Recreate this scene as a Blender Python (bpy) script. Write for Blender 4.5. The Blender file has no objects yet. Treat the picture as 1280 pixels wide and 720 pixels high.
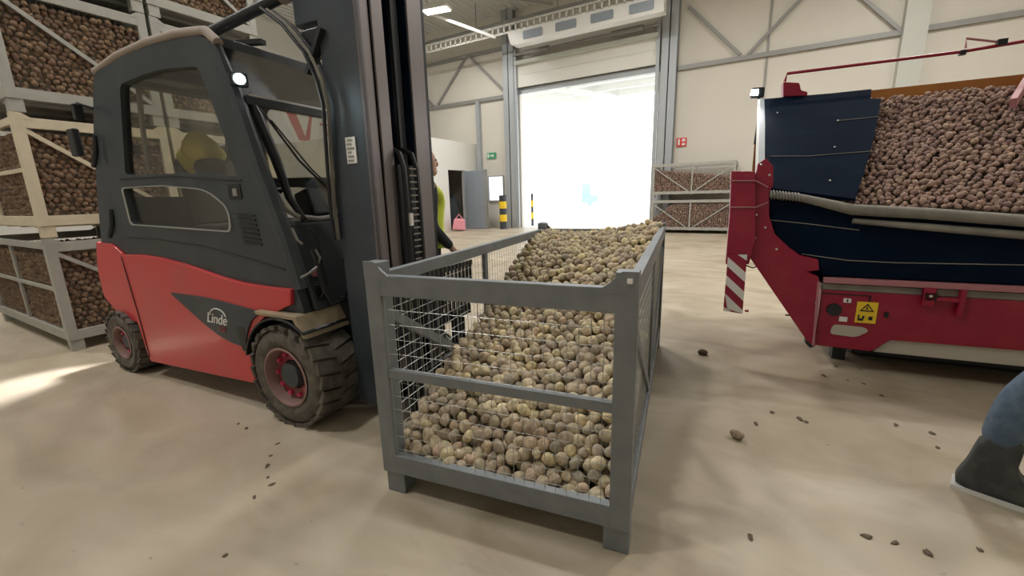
import bpy, bmesh, math, random
from mathutils import Vector, Matrix, Euler
random.seed(7)
PI = math.pi
SC = bpy.context.scene
COL = SC.collection

# ------------------------------------------------------------------ camera geometry
F, PT, RL, H, YAW = 529., .215, -.0265, 1.526, .53
def _basis():
    cp, sp = math.cos(PT), math.sin(PT)
    fw = Vector((0, cp, -sp)); rt = Vector((1, 0, 0)); up = Vector((0, sp, cp))
    c, s = math.cos(RL), math.sin(RL)
    R = c*rt + s*up; U = -s*rt + c*up
    M = Matrix.Rotation(YAW, 3, 'Z')
    return M@fw, M@R, M@U
FW, RT, UP = _basis()
EYE = Vector((0, 0, H))
def meet(x, y, p, n):                       # where a sight line meets a real plane
    d = FW + RT*(x-640)/F + UP*(360-y)/F
    n = Vector(n); return EYE + d*((Vector(p)-EYE).dot(n)/d.dot(n))
def ground(x, y, z=0): return meet(x, y, (0, 0, z), (0, 0, 1))
class Frame:                                # a local frame standing on the floor
    def __init__(s, org, rz):
        s.o = Vector((org[0], org[1], 0)); s.rz = rz
        s.M = Matrix.Rotation(rz, 3, 'Z')
    def side(s, x, y, off=0):               # (u, z) on the plane local y = off
        p = s.M.transposed() @ (meet(x, y, s.o+s.M@Vector((0, off, 0)), s.M@Vector((0, 1, 0))) - s.o)
        return (p.x, p.z)
    def face(s, x, y, u):                   # (y, z) on the plane local x = u
        p = s.M.transposed() @ (meet(x, y, s.o+s.M@Vector((u, 0, 0)), s.M@Vector((1, 0, 0))) - s.o)
        return (p.y, p.z)
    def pl(s, x, y, p, n):
        return s.M.transposed() @ (meet(x, y, s.o+s.M@Vector(p), s.M@Vector(n)) - s.o)

cam = bpy.data.cameras.new('camera'); co = bpy.data.objects.new('camera', cam); COL.objects.link(co)
cam.sensor_width = 36; cam.lens = F/1280*36; cam.clip_start = .02; cam.clip_end = 400
m3 = Matrix((RT, UP, -FW)).transposed()
co.matrix_world = Matrix.Translation(EYE) @ m3.to_4x4()
SC.camera = co

# ------------------------------------------------------------------ materials
MATS = {}
def mat(name, col, rough=.5, metal=0., spec=.5, noise=None, bump=None, emit=None, coat=0):
    m = bpy.data.materials.new(name); m.use_nodes = True; nt = m.node_tree; b = nt.nodes['Principled BSDF']
    b.inputs['Base Color'].default_value = (*col, 1); b.inputs['Roughness'].default_value = rough
    b.inputs['Metallic'].default_value = metal; b.inputs['Specular IOR Level'].default_value = spec
    if coat: b.inputs['Coat Weight'].default_value = coat; b.inputs['Coat Roughness'].default_value = .15
    if emit: b.inputs['Emission Color'].default_value = (*emit[0], 1); b.inputs['Emission Strength'].default_value = emit[1]
    if noise:                                # noise = (scale, other colour, lo, hi[, stretch])
        tc = nt.nodes.new('ShaderNodeTexCoord'); n = nt.nodes.new('ShaderNodeTexNoise'); r = nt.nodes.new('ShaderNodeValToRGB')
        n.inputs['Scale'].default_value = noise[0]; n.inputs['Detail'].default_value = 5
        mp = nt.nodes.new('ShaderNodeMapping')
        if len(noise) > 4: mp.inputs['Scale'].default_value = noise[4]
        nt.links.new(tc.outputs['Object'], mp.inputs[0]); nt.links.new(mp.outputs[0], n.inputs['Vector'])
        r.color_ramp.elements[0].position = noise[2]; r.color_ramp.elements[1].position = noise[3]
        r.color_ramp.elements[0].color = (*col, 1); r.color_ramp.elements[1].color = (*noise[1], 1)
        nt.links.new(n.outputs['Fac'], r.inputs[0]); nt.links.new(r.outputs[0], b.inputs['Base Color'])
    if bump:
        tc = nt.nodes.new('ShaderNodeTexCoord'); n = nt.nodes.new('ShaderNodeTexNoise'); bp = nt.nodes.new('ShaderNodeBump')
        n.inputs['Scale'].default_value = bump[0]; bp.inputs['Strength'].default_value = bump[1]; bp.inputs['Distance'].default_value = .01
        nt.links.new(tc.outputs['Object'], n.inputs['Vector']); nt.links.new(n.outputs['Fac'], bp.inputs['Height'])
        nt.links.new(bp.outputs[0], b.inputs['Normal'])
    MATS[name] = m; return m
def glassy(name, tint, refl, rough=.03):
    m = bpy.data.materials.new(name); m.use_nodes = True; nt = m.node_tree
    for n in list(nt.nodes):
        if n.type != 'OUTPUT_MATERIAL': nt.nodes.remove(n)
    out = [n for n in nt.nodes if n.type == 'OUTPUT_MATERIAL'][0]
    t = nt.nodes.new('ShaderNodeBsdfTransparent'); g = nt.nodes.new('ShaderNodeBsdfGlossy'); mx = nt.nodes.new('ShaderNodeMixShader')
    t.inputs[0].default_value = (*tint, 1); g.inputs[0].default_value = (1, 1, 1, 1); g.inputs['Roughness'].default_value = rough
    mx.inputs[0].default_value = refl
    nt.links.new(t.outputs[0], mx.inputs[1]); nt.links.new(g.outputs[0], mx.inputs[2]); nt.links.new(mx.outputs[0], out.inputs[0])
    return m
def lamp_mat(name, col, s):
    m = bpy.data.materials.new(name); m.use_nodes = True; nt = m.node_tree; b = nt.nodes['Principled BSDF']
    b.inputs['Base Color'].default_value = (*col, 1); b.inputs['Emission Color'].default_value = (*col, 1); b.inputs['Emission Strength'].default_value = s
    return m
def potato_mat(name, island, cols):
    m = bpy.data.materials.new(name); m.use_nodes = True; nt = m.node_tree; b = nt.nodes['Principled BSDF']
    if island:
        src = nt.nodes.new('ShaderNodeNewGeometry'); so = src.outputs['Random Per Island']
    else:
        src = nt.nodes.new('ShaderNodeObjectInfo'); so = src.outputs['Random']
    r = nt.nodes.new('ShaderNodeValToRGB'); r.color_ramp.interpolation = 'LINEAR'
    while len(r.color_ramp.elements) < len(cols): r.color_ramp.elements.new(.5)
    for i, c in enumerate(cols):
        e = r.color_ramp.elements[i]; e.position = i/(len(cols)-1); e.color = (*c, 1)
    nt.links.new(so, r.inputs[0])
    tc = nt.nodes.new('ShaderNodeTexCoord'); n = nt.nodes.new('ShaderNodeTexNoise'); n.inputs['Scale'].default_value = 35; n.inputs['Detail'].default_value = 6
    nt.links.new(tc.outputs['Object'], n.inputs['Vector'])
    mr = nt.nodes.new('ShaderNodeMapRange'); mr.inputs['From Min'].default_value = .3; mr.inputs['From Max'].default_value = .7
    mr.inputs['To Min'].default_value = .7; mr.inputs['To Max'].default_value = 1.55
    nt.links.new(n.outputs['Fac'], mr.inputs[0])
    hs = nt.nodes.new('ShaderNodeHueSaturation'); nt.links.new(r.outputs[0], hs.inputs['Color']); nt.links.new(mr.outputs[0], hs.inputs['Value'])
    nt.links.new(hs.outputs[0], b.inputs['Base Color']); b.inputs['Roughness'].default_value = .75; b.inputs['Specular IOR Level'].default_value = .25
    return m
PC = [(.33, .27, .20), (.30, .26, .20), (.44, .36, .25), (.52, .45, .29), (.34, .27, .21), (.46, .38, .26), (.32, .25, .20), (.56, .48, .31), (.40, .32, .23), (.36, .31, .21), (.60, .50, .29), (.42, .31, .23), (.48, .41, .28)]
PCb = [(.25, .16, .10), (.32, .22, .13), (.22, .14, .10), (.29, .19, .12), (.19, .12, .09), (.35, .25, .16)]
PCr = [(.28, .18, .14), (.36, .25, .20), (.22, .14, .12), (.31, .21, .17), (.20, .13, .12), (.40, .29, .21)]
M_pot = potato_mat('potato_skin', False, PC); M_poti = potato_mat('potato_pile_skin', True, PC)
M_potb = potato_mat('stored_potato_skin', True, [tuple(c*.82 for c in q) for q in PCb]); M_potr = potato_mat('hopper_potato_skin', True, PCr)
M_soil = mat('soil', (.13, .10, .07), .95)
M_galv = mat('galvanised_grey', (.175, .195, .212), .5, .3, noise=(9, (.22, .24, .255), .35, .7))
M_galvl = mat('worn_top_grey', (.40, .43, .42), .5, .3)
M_stk = mat('storage_crate_grey', (.42, .42, .38), .55, .1, noise=(8, (.36, .36, .34), .3, .7))
M_cream = mat('storage_crate_cream', (.66, .60, .44), .6, noise=(8, (.58, .52, .40), .3, .7))
M_wire = mat('wire_zinc', (.42, .44, .43), .4, .6)
M_wired = mat('wire_dirty', (.14, .12, .10), .7, .2)
M_red = mat('forklift_red', (.56, .035, .045), .33, coat=.3, noise=(3, (.50, .05, .055), .4, .75))
M_mred = mat('machine_red', (.28, .004, .032), .4, noise=(5, (.32, .02, .045), .45, .8))
M_pink = mat('dusty_red_edge', (.42, .18, .20), .6)
M_dark = mat('cab_charcoal', (.036, .046, .056), .5, noise=(4, (.052, .062, .07), .4, .75))
M_mast = mat('mast_blue_grey', (.045, .060, .078), .42, .3, noise=(3, (.062, .077, .092), .35, .7))
M_flange = mat('mast_flange', (.22, .20, .21), .4, .3, noise=(5, (.27, .24, .25), .35, .7, (1, 1, .2)))
M_black = mat('black_rubber', (.012, .014, .018), .5)
M_blackm = mat('black_metal', (.02, .023, .027), .45, .2)
M_navy = mat('rubber_sheet_navy', (.003, .009, .024), .8, spec=.06, noise=(3, (.006, .014, .030), .45, .8, (1, 1, 3)))
M_tire = mat('tyre_dusty', (.075, .068, .06), .85, noise=(12, (.17, .15, .12), .4, .75), bump=(60, .3))
M_rim = mat('rim_red', (.24, .02, .035), .55, noise=(9, (.22, .12, .10), .45, .75))
M_rimd = mat('rim_dust', (.26, .16, .14), .7)
M_hub = mat('hub_grey', (.05, .058, .065), .6)
M_dust = mat('dusty_fender', (.36, .29, .19), .85, noise=(7, (.26, .22, .16), .4, .75))
M_tan = mat('dusty_roof_edge', (.33, .28, .24), .7)
M_chrome = mat('chrome', (.7, .7, .7), .2, 1)
M_white = mat('white_paint', (.78, .78, .76), .5)
M_panel = mat('wall_panel_cream', (.66, .63, .565), .6, noise=(.5, (.70, .67, .60), .35, .7))
M_panel2 = mat('white_panel', (.78, .77, .73), .5)
M_steel = mat('column_steel', (.40, .43, .46), .5, .2)
M_girt = mat('girt_steel', (.30, .30, .29), .5, .2)
M_yel = mat('safety_yellow', (.85, .58, .02), .5)
M_blk = mat('safety_black', (.04, .045, .06), .5)
M_door = mat('grey_steel_door', (.27, .31, .36), .45, .1)
M_orange = mat('orange_board', (.42, .17, .035), .55, noise=(4, (.34, .13, .03), .35, .7))
M_foam = mat('dusty_foam', (.20, .19, .17), .8, noise=(6, (.30, .28, .24), .35, .7))
M_beige = mat('cream_steel', (.46, .43, .37), .55)
M_stick = mat('sticker_yellow', (.85, .60, .03), .5)
M_hivis = mat('hivis_yellow', (.62, .72, .06), .6)
M_ochre = mat('hivis_ochre', (.60, .50, .08), .7)
M_skin = mat('skin', (.55, .34, .25), .55)
M_hair = mat('hair', (.08, .06, .05), .7)
M_cloth = mat('dark_work_cloth', (.025, .03, .035), .85)
M_jean = mat('denim', (.07, .11, .17), .85, noise=(25, (.12, .17, .23), .35, .7))
M_boot = mat('dark_boot', (.03, .034, .035), .65, noise=(20, (.07, .07, .065), .4, .75))
M_bootw = mat('pale_boot_welt', (.62, .62, .60), .6)
M_glass = glassy('cab_glass', (.90, .90, .88), .08)
M_roofg = glassy('dark_roof_glass', (.30, .30, .29), .18, .12)
M_led = lamp_mat('led_white', (.85, 1, .97), 30)
M_lampg = lamp_mat('lamp_panel', (1, .97, .88), 9)
M_win = lamp_mat('daylit_window', (1, 1, 1), .9)
M_banr = mat('banner_red', (.50, .12, .12), .6)
M_exit = mat('exit_green', (.05, .35, .18), .5)
M_signr = mat('sign_red', (.70, .04, .04), .5)
M_conc = mat('outside_concrete', (.8, .8, .78), .8)
M_pinkbag = mat('pink_plastic', (.75, .30, .36), .5)
M_blue = mat('pale_blue_steel', (.25, .5, .65), .6)

def floor_mat():
    m = bpy.data.materials.new('dusty_concrete_floor'); m.use_nodes = True; nt = m.node_tree; b = nt.nodes['Principled BSDF']
    tc = nt.nodes.new('ShaderNodeTexCoord')
    def noise(scale, det, st=(1, 1, 1), rz=0, dist=0.):
        mp = nt.nodes.new('ShaderNodeMapping'); mp.inputs['Scale'].default_value = st; mp.inputs['Rotation'].default_value = (0, 0, rz)
        n = nt.nodes.new('ShaderNodeTexNoise'); n.inputs['Scale'].default_value = scale; n.inputs['Detail'].default_value = det
        n.inputs['Distortion'].default_value = dist
        nt.links.new(tc.outputs['Object'], mp.inputs[0]); nt.links.new(mp.outputs[0], n.inputs['Vector']); return n.outputs['Fac']
    def ramp(fac, stops):
        r = nt.nodes.new('ShaderNodeValToRGB')
        while len(r.color_ramp.elements) < len(stops): r.color_ramp.elements.new(.5)
        for i, (p, c) in enumerate(stops): r.color_ramp.elements[i].position = p; r.color_ramp.elements[i].color = (*c, 1)
        nt.links.new(fac, r.inputs[0]); return r.outputs[0]
    def mix(a, bb, fac, mode='MIX'):
        x = nt.nodes.new('ShaderNodeMix'); x.data_type = 'RGBA'; x.blend_type = mode
        nt.links.new(a, x.inputs[6])
        if isinstance(bb, tuple): x.inputs[7].default_value = (*bb, 1)
        else: nt.links.new(bb, x.inputs[7])
        if isinstance(fac, float): x.inputs[0].default_value = fac
        else: nt.links.new(fac, x.inputs[0])
        return x.outputs[2]
    base = ramp(noise(.55, 6, dist=.6), [(.3, (.31, .25, .17)), (.5, (.40, .335, .24)), (.7, (.47, .40, .30))])
    smear = ramp(noise(1.1, 5, (1, 1.7, 1), .5, 1.2), [(.38, (0, 0, 0)), (.72, (1, 1, 1))])
    c = mix(base, (.54, .475, .375), smear)
    streak = ramp(noise(1.2, 5, (.7, 1.8, 1), 1.1, 1.0), [(.55, (0, 0, 0)), (.85, (.55, .55, .55))])
    c = mix(c, (.24, .20, .155), streak)
    spots = ramp(noise(9, 5, (1, 1.6, 1), .3), [(.70, (0, 0, 0)), (.78, (.7, .7, .7))])
    c = mix(c, (.20, .16, .13), spots)
    nt.links.new(c, b.inputs['Base Color'])
    rr = nt.nodes.new('ShaderNodeMapRange'); rr.inputs['To Min'].default_value = .30; rr.inputs['To Max'].default_value = .60
    nt.links.new(noise(.8, 4), rr.inputs[0]); nt.links.new(rr.outputs[0], b.inputs['Roughness'])
    bp = nt.nodes.new('ShaderNodeBump'); bp.inputs['Strength'].default_value = .12; bp.inputs['Distance'].default_value = .01
    nt.links.new(noise(14, 5), bp.inputs['Height']); nt.links.new(bp.outputs[0], b.inputs['Normal'])
    return m
def corrugated():
    m = mat('ceiling_sheet', (.62, .62, .58), .5); nt = m.node_tree; b = nt.nodes['Principled BSDF']
    tc = nt.nodes.new('ShaderNodeTexCoord'); w = nt.nodes.new('ShaderNodeTexWave'); w.bands_direction = 'X'; w.inputs['Scale'].default_value = 1.0
    bp = nt.nodes.new('ShaderNodeBump'); bp.inputs['Strength'].default_value = .9; bp.inputs['Distance'].default_value = .08
    nt.links.new(tc.outputs['Object'], w.inputs['Vector']); nt.links.new(w.outputs['Fac'], bp.inputs['Height']); nt.links.new(bp.outputs[0], b.inputs['Normal'])
    return m

# ------------------------------------------------------------------ mesh helpers
class MB:
    def __init__(s): s.bm = bmesh.new(); s.mats = []; s.cur = 0
    def use(s, m):
        if m not in s.mats: s.mats.append(m)
        s.cur = s.mats.index(m); return s
    def _f(s, vs, smooth=False):
        try: f = s.bm.faces.new(vs)
        except ValueError: return None
        f.material_index = s.cur; f.smooth = smooth; return f
    def box(s, c, size, rot=None, taper=1.):
        hx, hy, hz = size[0]/2, size[1]/2, size[2]/2; R = Euler(rot).to_matrix() if rot else Matrix.Identity(3); c = Vector(c)
        v = []
        for z in (-hz, hz):
            t = taper if z > 0 else 1
            for x, y in ((-hx, -hy), (hx, -hy), (hx, hy), (-hx, hy)): v.append(s.bm.verts.new(c + R@Vector((x*t, y*t, z))))
        for q in ((3, 2, 1, 0), (4, 5, 6, 7), (0, 1, 5, 4), (1, 2, 6, 5), (2, 3, 7, 6), (3, 0, 4, 7)): s._f([v[i] for i in q])
        return s
    def bb(s, x0, x1, y0, y1, z0, z1): return s.box(((x0+x1)/2, (y0+y1)/2, (z0+z1)/2), (abs(x1-x0), abs(y1-y0), abs(z1-z0)))
    def beam(s, a, b, w, h, upv=(0, 0, 1)):
        a, b = Vector(a), Vector(b); d = (b-a).normalized(); u = Vector(upv)
        if abs(d.dot(u)) > .98: u = Vector((0, 1, 0))
        r = d.cross(u).normalized(); u = r.cross(d).normalized(); v = []
        for p in (a, b):
            for i, j in ((-1, -1), (1, -1), (1, 1), (-1, 1)): v.append(s.bm.verts.new(p + r*i*w/2 + u*j*h/2))
        for q in ((3, 2, 1, 0), (4, 5, 6, 7), (0, 1, 5, 4), (1, 2, 6, 5), (2, 3, 7, 6), (3, 0, 4, 7)): s._f([v[i] for i in q])
        return s
    def tube(s, pts, r, n=10, caps=True):
        pts = [Vector(p) for p in pts]; rs = r if isinstance(r, (list, tuple)) else [r]*len(pts); rings = []
        pr = None
        for i, p in enumerate(pts):
            d = (pts[min(i+1, len(pts)-1)] - pts[max(i-1, 0)]).normalized()
            if pr is None:
                u = Vector((0, 0, 1)) if abs(d.z) < .9 else Vector((1, 0, 0)); pr = d.cross(u).normalized()
            else: pr = (pr - d*pr.dot(d)).normalized()
            w = d.cross(pr)
            rings.append([s.bm.verts.new(p + (pr*math.cos(2*PI*k/n) + w*math.sin(2*PI*k/n))*rs[i]) for k in range(n)])
        for a, b in zip(rings, rings[1:]):
            for k in range(n): s._f([a[k], a[(k+1) % n], b[(k+1) % n], b[k]], n > 4)
        if caps: s._f(rings[0][::-1]); s._f(rings[-1])
        return s
    def cyl(s, a, b, r, n=20): return s.tube([a, b], r, n)
    def lathe(s, prof, c=(0, 0, 0), axis='y', n=36):      # prof: (radius, along)
        c = Vector(c); rings = []
        for r, t in prof:
            ring = []
            for k in range(n):
                a = 2*PI*k/n
                p = {'y': (r*math.cos(a), t, r*math.sin(a)), 'z': (r*math.cos(a), r*math.sin(a), t), 'x': (t, r*math.cos(a), r*math.sin(a))}[axis]
                ring.append(s.bm.verts.new(c+Vector(p)))
            rings.append(ring)
        for a, b in zip(rings, rings[1:]):
            for k in range(n): s._f([a[k], a[(k+1) % n], b[(k+1) % n], b[k]], True)
        
        if prof[0][0] < .03: s._f(rings[0][::-1])
        if prof[-1][0] < .03: s._f(rings[-1])
        return s
    def plate(s, outer, y0, y1, holes=(), fn=None):       # polygon in (x, z), thickened along y; may have holes
        fn = fn or (lambda u, y, z: (u, y, z))
        tmp = bmesh.new(); es = []
        for poly in [outer] + list(holes):
            vs = [tmp.verts.new((p[0], 0, p[1])) for p in poly]
            for i in range(len(vs)): es.append(tmp.edges.new((vs[i], vs[(i+1) % len(vs)])))
        bmesh.ops.triangle_fill(tmp, use_beauty=True, edges=es)
        tmp.verts.ensure_lookup_table(); tmp.verts.index_update()
        A = [s.bm.verts.new(fn(v.co.x, y0, v.co.z)) for v in tmp.verts]; B = [s.bm.verts.new(fn(v.co.x, y1, v.co.z)) for v in tmp.verts]
        for f in tmp.faces:
            ix = [v.index for v in f.verts]; s._f([A[i] for i in ix]); s._f([B[i] for i in ix[::-1]])
        for e in tmp.edges:
            if len(e.link_faces) == 1:
                i, j = e.verts[0].index, e.verts[1].index; s._f([A[i], A[j], B[j], B[i]])
        tmp.free(); return s
    def quad(s, a, b, c, d): s._f([s.bm.verts.new(Vector(p)) for p in (a, b, c, d)]); return s
    def ball(s, c, r, sub=2, rot=None):
        g = bmesh.ops.create_icosphere(s.bm, subdivisions=sub, radius=1)
        R = Euler(rot).to_matrix() if rot else Matrix.Identity(3)
        for v in g['verts']: v.co = Vector(c) + R@Vector((v.co.x*r[0], v.co.y*r[1], v.co.z*r[2]))
        fs = set(f for v in g['verts'] for f in v.link_faces)
        for f in fs: f.material_index = s.cur; f.smooth = True
        return s
    def build(s, name, m, parent=None, bevel=0., loc=None, sharp=.7):
        bmesh.ops.recalc_face_normals(s.bm, faces=s.bm.faces)
        me = bpy.data.meshes.new(name); s.bm.to_mesh(me); s.bm.free()
        if s.mats:
            for x in s.mats: me.materials.append(x)
        else: me.materials.append(m)
        if any(p.use_smooth for p in me.polygons): me.set_sharp_from_angle(angle=sharp)
        o = bpy.data.objects.new(name, me); COL.objects.link(o); o.parent = parent
        if loc is not None: o.location = loc
        if bevel:
            b = o.modifiers.new('bevel', 'BEVEL'); b.width = bevel; b.segments = 2; b.limit_method = 'ANGLE'; b.angle_limit = .7
        return o
def rnd(poly, r, n=4):                                     # polygon with rounded corners
    out = []; N = len(poly); rr = r if isinstance(r, (list, tuple)) else [r]*N
    for i in range(N):
        p = Vector(poly[i]); a = Vector(poly[i-1]); b = Vector(poly[(i+1) % N]); q = rr[i]
        if q <= 0: out.append(tuple(p)); continue
        da, db = (a-p), (b-p); q1 = min(q, da.length*.45); q2 = min(q, db.length*.45)
        A = p + da.normalized()*q1; B = p + db.normalized()*q2
        for k in range(n+1):
            t = k/n; out.append(tuple((1-t)**2*A + 2*t*(1-t)*p + t*t*B))
    return out
def tag(o, label=None, cat=None, group=None, kind=None):
    if label: o['label'] = label
    if cat: o['category'] = cat
    if group: o['group'] = group
    if kind: o['kind'] = kind
    return o
def empty(name, loc=(0, 0, 0), rz=0, **k):
    o = bpy.data.objects.new(name, None); COL.objects.link(o); o.location = loc; o.rotation_euler = (0, 0, rz); o.empty_display_size = .1
    return tag(o, **k)
def struct(o): o['kind'] = 'structure'; return o
def kids(o): return [c for c in bpy.data.objects if c.parent is o]
def copy_tree(o, parent=None):
    c = o.copy(); COL.objects.link(c); c.parent = parent
    for ch in kids(o): copy_tree(ch, c)
    return c
def text(name, s, size, m, parent, mw, shear=0., ext=.002, align='CENTER'):
    cu = bpy.data.curves.new(name, 'FONT'); cu.body = s; cu.size = size; cu.extrude = ext; cu.shear = shear; cu.align_x = align; cu.align_y = 'CENTER'
    t = bpy.data.objects.new(name, cu); COL.objects.link(t)
    dg = bpy.context.evaluated_depsgraph_get(); me = bpy.data.meshes.new_from_object(t.evaluated_get(dg)); bpy.data.objects.remove(t)
    me.name = name; me.materials.clear(); me.materials.append(m); me.transform(mw)
    o = bpy.data.objects.new(name, me); COL.objects.link(o); o.parent = parent; return o

# ------------------------------------------------------------------ the hall
WY = 18.227; XL, XR = -20., 9.; CZ = 9.5
struct(MB().bb(XL-.3, XR+.3, -6.3, WY+.25, -.2, 0).build('floor', floor_mat()))
struct(MB().bb(XL-.3, XR+.3, -6.3, WY+.2, CZ, CZ+.1).build('ceiling', corrugated()))
DX0, DX1, DZ = -10.0, -3.85, 6.09
w = MB().use(M_panel)
w.plate([(XL, 0), (DX0, 0), (DX0, 6.09), (DX1, 6.09), (DX1, 0), (XR, 0), (XR, CZ), (XL, CZ)], WY, WY+.2)
struct(w.build('wall_back', M_panel))
struct(MB().bb(XL-.2, XL, -6, WY, 0, CZ).build('wall_left', M_panel2))
struct(MB().bb(XR, XR+.2, -6, WY+.2, 0, CZ).build('wall_right', M_panel))
struct(MB().bb(XL-.2, XR+.2, -6.2, -6, 0, CZ).build('wall_front', M_panel))
# white office box by the door, with a dark doorway
OX, OY, OZ = -12.5, 12.2, 4.05
w = MB()
def mx(u, y, z): return (y, u, z)
w.plate([(OY, 0), (15.85, 0), (15.85, 2.75), (17.03, 2.75), (17.03, 0), (WY, 0), (WY, OZ), (OY, OZ)], OX-.12, OX, fn=mx)
w.bb(XL, OX-.12, OY-.1, OY, 0, OZ); w.bb(XL, OX-.12, OY, WY, OZ-.1, OZ)
struct(w.build('wall_office', M_panel2))
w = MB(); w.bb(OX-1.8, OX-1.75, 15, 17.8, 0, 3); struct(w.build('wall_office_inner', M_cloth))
tn = [0]
def trim(mb, m, bevel=0):
    tn[0] += 1; return struct(mb.build('trim_%d' % tn[0], m, bevel=bevel))
def ibeam(x, y0, z0, z1, w=.35, d=.35):
    b = MB(); b.bb(x-w/2, x+w/2, y0-d, y0-d+.04, z0, z1); b.bb(x-w/2, x+w/2, y0-.04, y0, z0, z1); b.bb(x-.02, x+.02, y0-d, y0, z0, z1); return b
trim(ibeam(-10.38, WY-.02, 0, CZ, .55), M_steel); trim(ibeam(-3.45, WY-.02, 0, CZ, .55), M_steel)
trim(MB().bb(3.2, 3.75, WY-.35, WY-.02, 0, CZ), mat('pale_column', (.55, .56, .52), .5))
for (x0, x1) in ((XL+.1, -10.7), (-3.15, 3.2), (3.75, XR-.1)):
    trim(MB().bb(x0, x1, WY-.12, WY-.02, 5.95, 6.1), M_girt)
trim(MB().bb(-12.35, -12.15, WY-.2, WY-.02, 0, 6.0), M_steel)
trim(MB().bb(-.3, -.24, WY-.04, WY-.005, 0, CZ), M_girt)
trim(MB().bb(XL+.1, -10.7, WY-.12, WY-.02, 8.0, 8.12), M_girt)
for (a, b_) in (((-12.78, 8.1), (-14.7, 6.15)), ((-12.7, 8.1), (-10.7, 6.2)), ((-2.9, 8.05), (-1.1, 6.15)), ((-.86, 6.1), (1.9, 8.9)), ((3.2, 6.05), (1.2, 8.2)), ((-15, 6.1), (-17, 8.1)), ((9, 8.2), (5.4, 9.4))):
    trim(MB().beam((a[0], WY-.1, a[1]), (b_[0], WY-.1, b_[1]), .08, .10), M_girt)
# overhead door: frame, curtain box and folded curtain above the opening
w = MB(); w.bb(DX0-.1, DX1+.1, WY-.12, WY-.02, 6.02, 6.22); trim(w, M_steel)
dr = empty('door_1', (0, 0, 0)); struct(dr)
w = MB()
for k in range(2): w.bb(DX0-.05, DX1+.05, WY-.3, WY-.24, 6.25+k*.5, 6.25+k*.5+.495)
w.build('curtain_panel', M_panel2, dr)
w = MB().cyl((DX0, WY-.45, 7.55), (DX1, WY-.45, 7.55), .05, 12); w.build('shaft', M_girt, dr)
for x in (-8.9, -5.0):
    w = MB().cyl((x-.6, WY-.45, 7.55), (x+.6, WY-.45, 7.55), .11, 14)
    w.build('spring', M_girt, dr)
w = MB(); w.bb(DX0+.0, DX1, WY-.5, WY-.32, 7.15, 7.3); w.build('gutter_panel', mat('pale_green_grey', (.60, .64, .58), .5), dr)
for x in (DX0, DX1):
    w = MB().bb(x-.06, x+.06, WY-.4, WY-.3, 0, 7.8); w.build('guide_rail', M_steel, dr)
# window and doors of the back corner
wn = MB().bb(-11.8, -11.0, WY-.06, WY-.02, 1.32, 2.45).build('window_1', M_win); struct(wn)
w = MB()
for a in ((-11.85, -10.95, 2.45, 2.5), (-11.85, -10.95, 1.27, 1.32), (-11.85, -11.8, 1.32, 2.45), (-11.0, -10.95, 1.32, 2.45)): w.bb(a[0], a[1], WY-.09, WY-.02, a[2], a[3])
w.build('window_frame', M_steel, wn)
gd = empty('door_2', (OX+.03, 17.03, 0)); struct(gd)
w = MB().box((.62, .02, 1.37), (1.22, .07, 2.7)); w.build('door_leaf', M_door, gd, .01)
w = MB().bb(1.17, 1.25, -.06, .1, 0, 2.75); w.build('door_edge', M_girt, gd)
w = MB().bb(-.06, .02, -.06, .06, 0, 2.78); w.build('door_frame', M_steel, gd)
w = MB().tube([(1.08, -.02, 1.1), (1.08, -.09, 1.1), (.95, -.09, 1.1)], .014, 8); w.build('door_handle', M_chrome, gd)
w = MB().bb(.12, .16, -.05, -.02, .05, 2.0); w.build('hinge_rail', M_girt, gd)

# banner on the left wall
ban = empty('banner', (XL+.02, 14.0, 5.2), 0, label='large white banner on the far wall with a red V and a thin plus mark', cat='banner')
MB().bb(0, .03, -2.3, 2.0, -1.0, 1.6).build('sheet', M_white, ban)
w = MB()
w.plate([(-.95, .95), (-.45, .95), (.1, -.55), (.62, .9), (.72, .9), (.3, -.75), (-.25, -.75)], .03, .05, fn=mx); w.build('lettering', M_banr, ban)
w = MB(); w.plate([(1.0, .1), (1.7, .1), (1.7, .2), (1.0, .2)], .03, .05, fn=mx); w.plate([(1.3, -.4), (1.4, -.4), (1.4, .7), (1.3, .7)], .03, .05, fn=mx); w.build('plus_mark', M_banr, ban)
MB().bb(XL, XL+.06, 10, 17, 3.2, 4.15).build('grey_wall_board', M_steel); tag(bpy.data.objects['grey_wall_board'], 'grey board strip on the far wall under the white banner', 'board')
# signs
def sign(name, x, z, w_, h_, m, label, cat, mark):
    o = empty(name, (x, WY-.03, z), 0, label=label, cat=cat)
    MB().bb(-w_/2, w_/2, -.02, 0, -h_/2, h_/2).build('sign_plate', m, o)
    mark(o); return o
def fire_mark(o):
    w = MB().bb(-.13, -.06, -.03, -.02, -.1, .1); w.bb(-.115, -.075, -.03, -.02, .1, .13); w.bb(.02, .14, -.03, -.02, .02, .12); w.bb(.02, .14, -.03, -.02, -.12, -.04); w.build('symbol', M_white, o)
sign('fire_extinguisher_sign', -2.89, 3.37, .36, .32, M_signr, 'small red and white fire extinguisher sign on the back wall right of the doorway', 'sign', fire_mark)
def exit_mark(o):
    w = MB().bb(-.1, .08, -.03, -.02, -.03, .03); w.plate([(.06, -.09), (.06, .09), (.17, 0)], -.03, -.02); w.bb(-.22, -.14, -.03, -.02, -.1, .1); w.build('symbol', M_white, o)
sign('exit_sign', -11.62, 3.45, .52, .28, M_exit, 'small green and white exit arrow sign between office and big doorway', 'sign', exit_mark)

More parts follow.
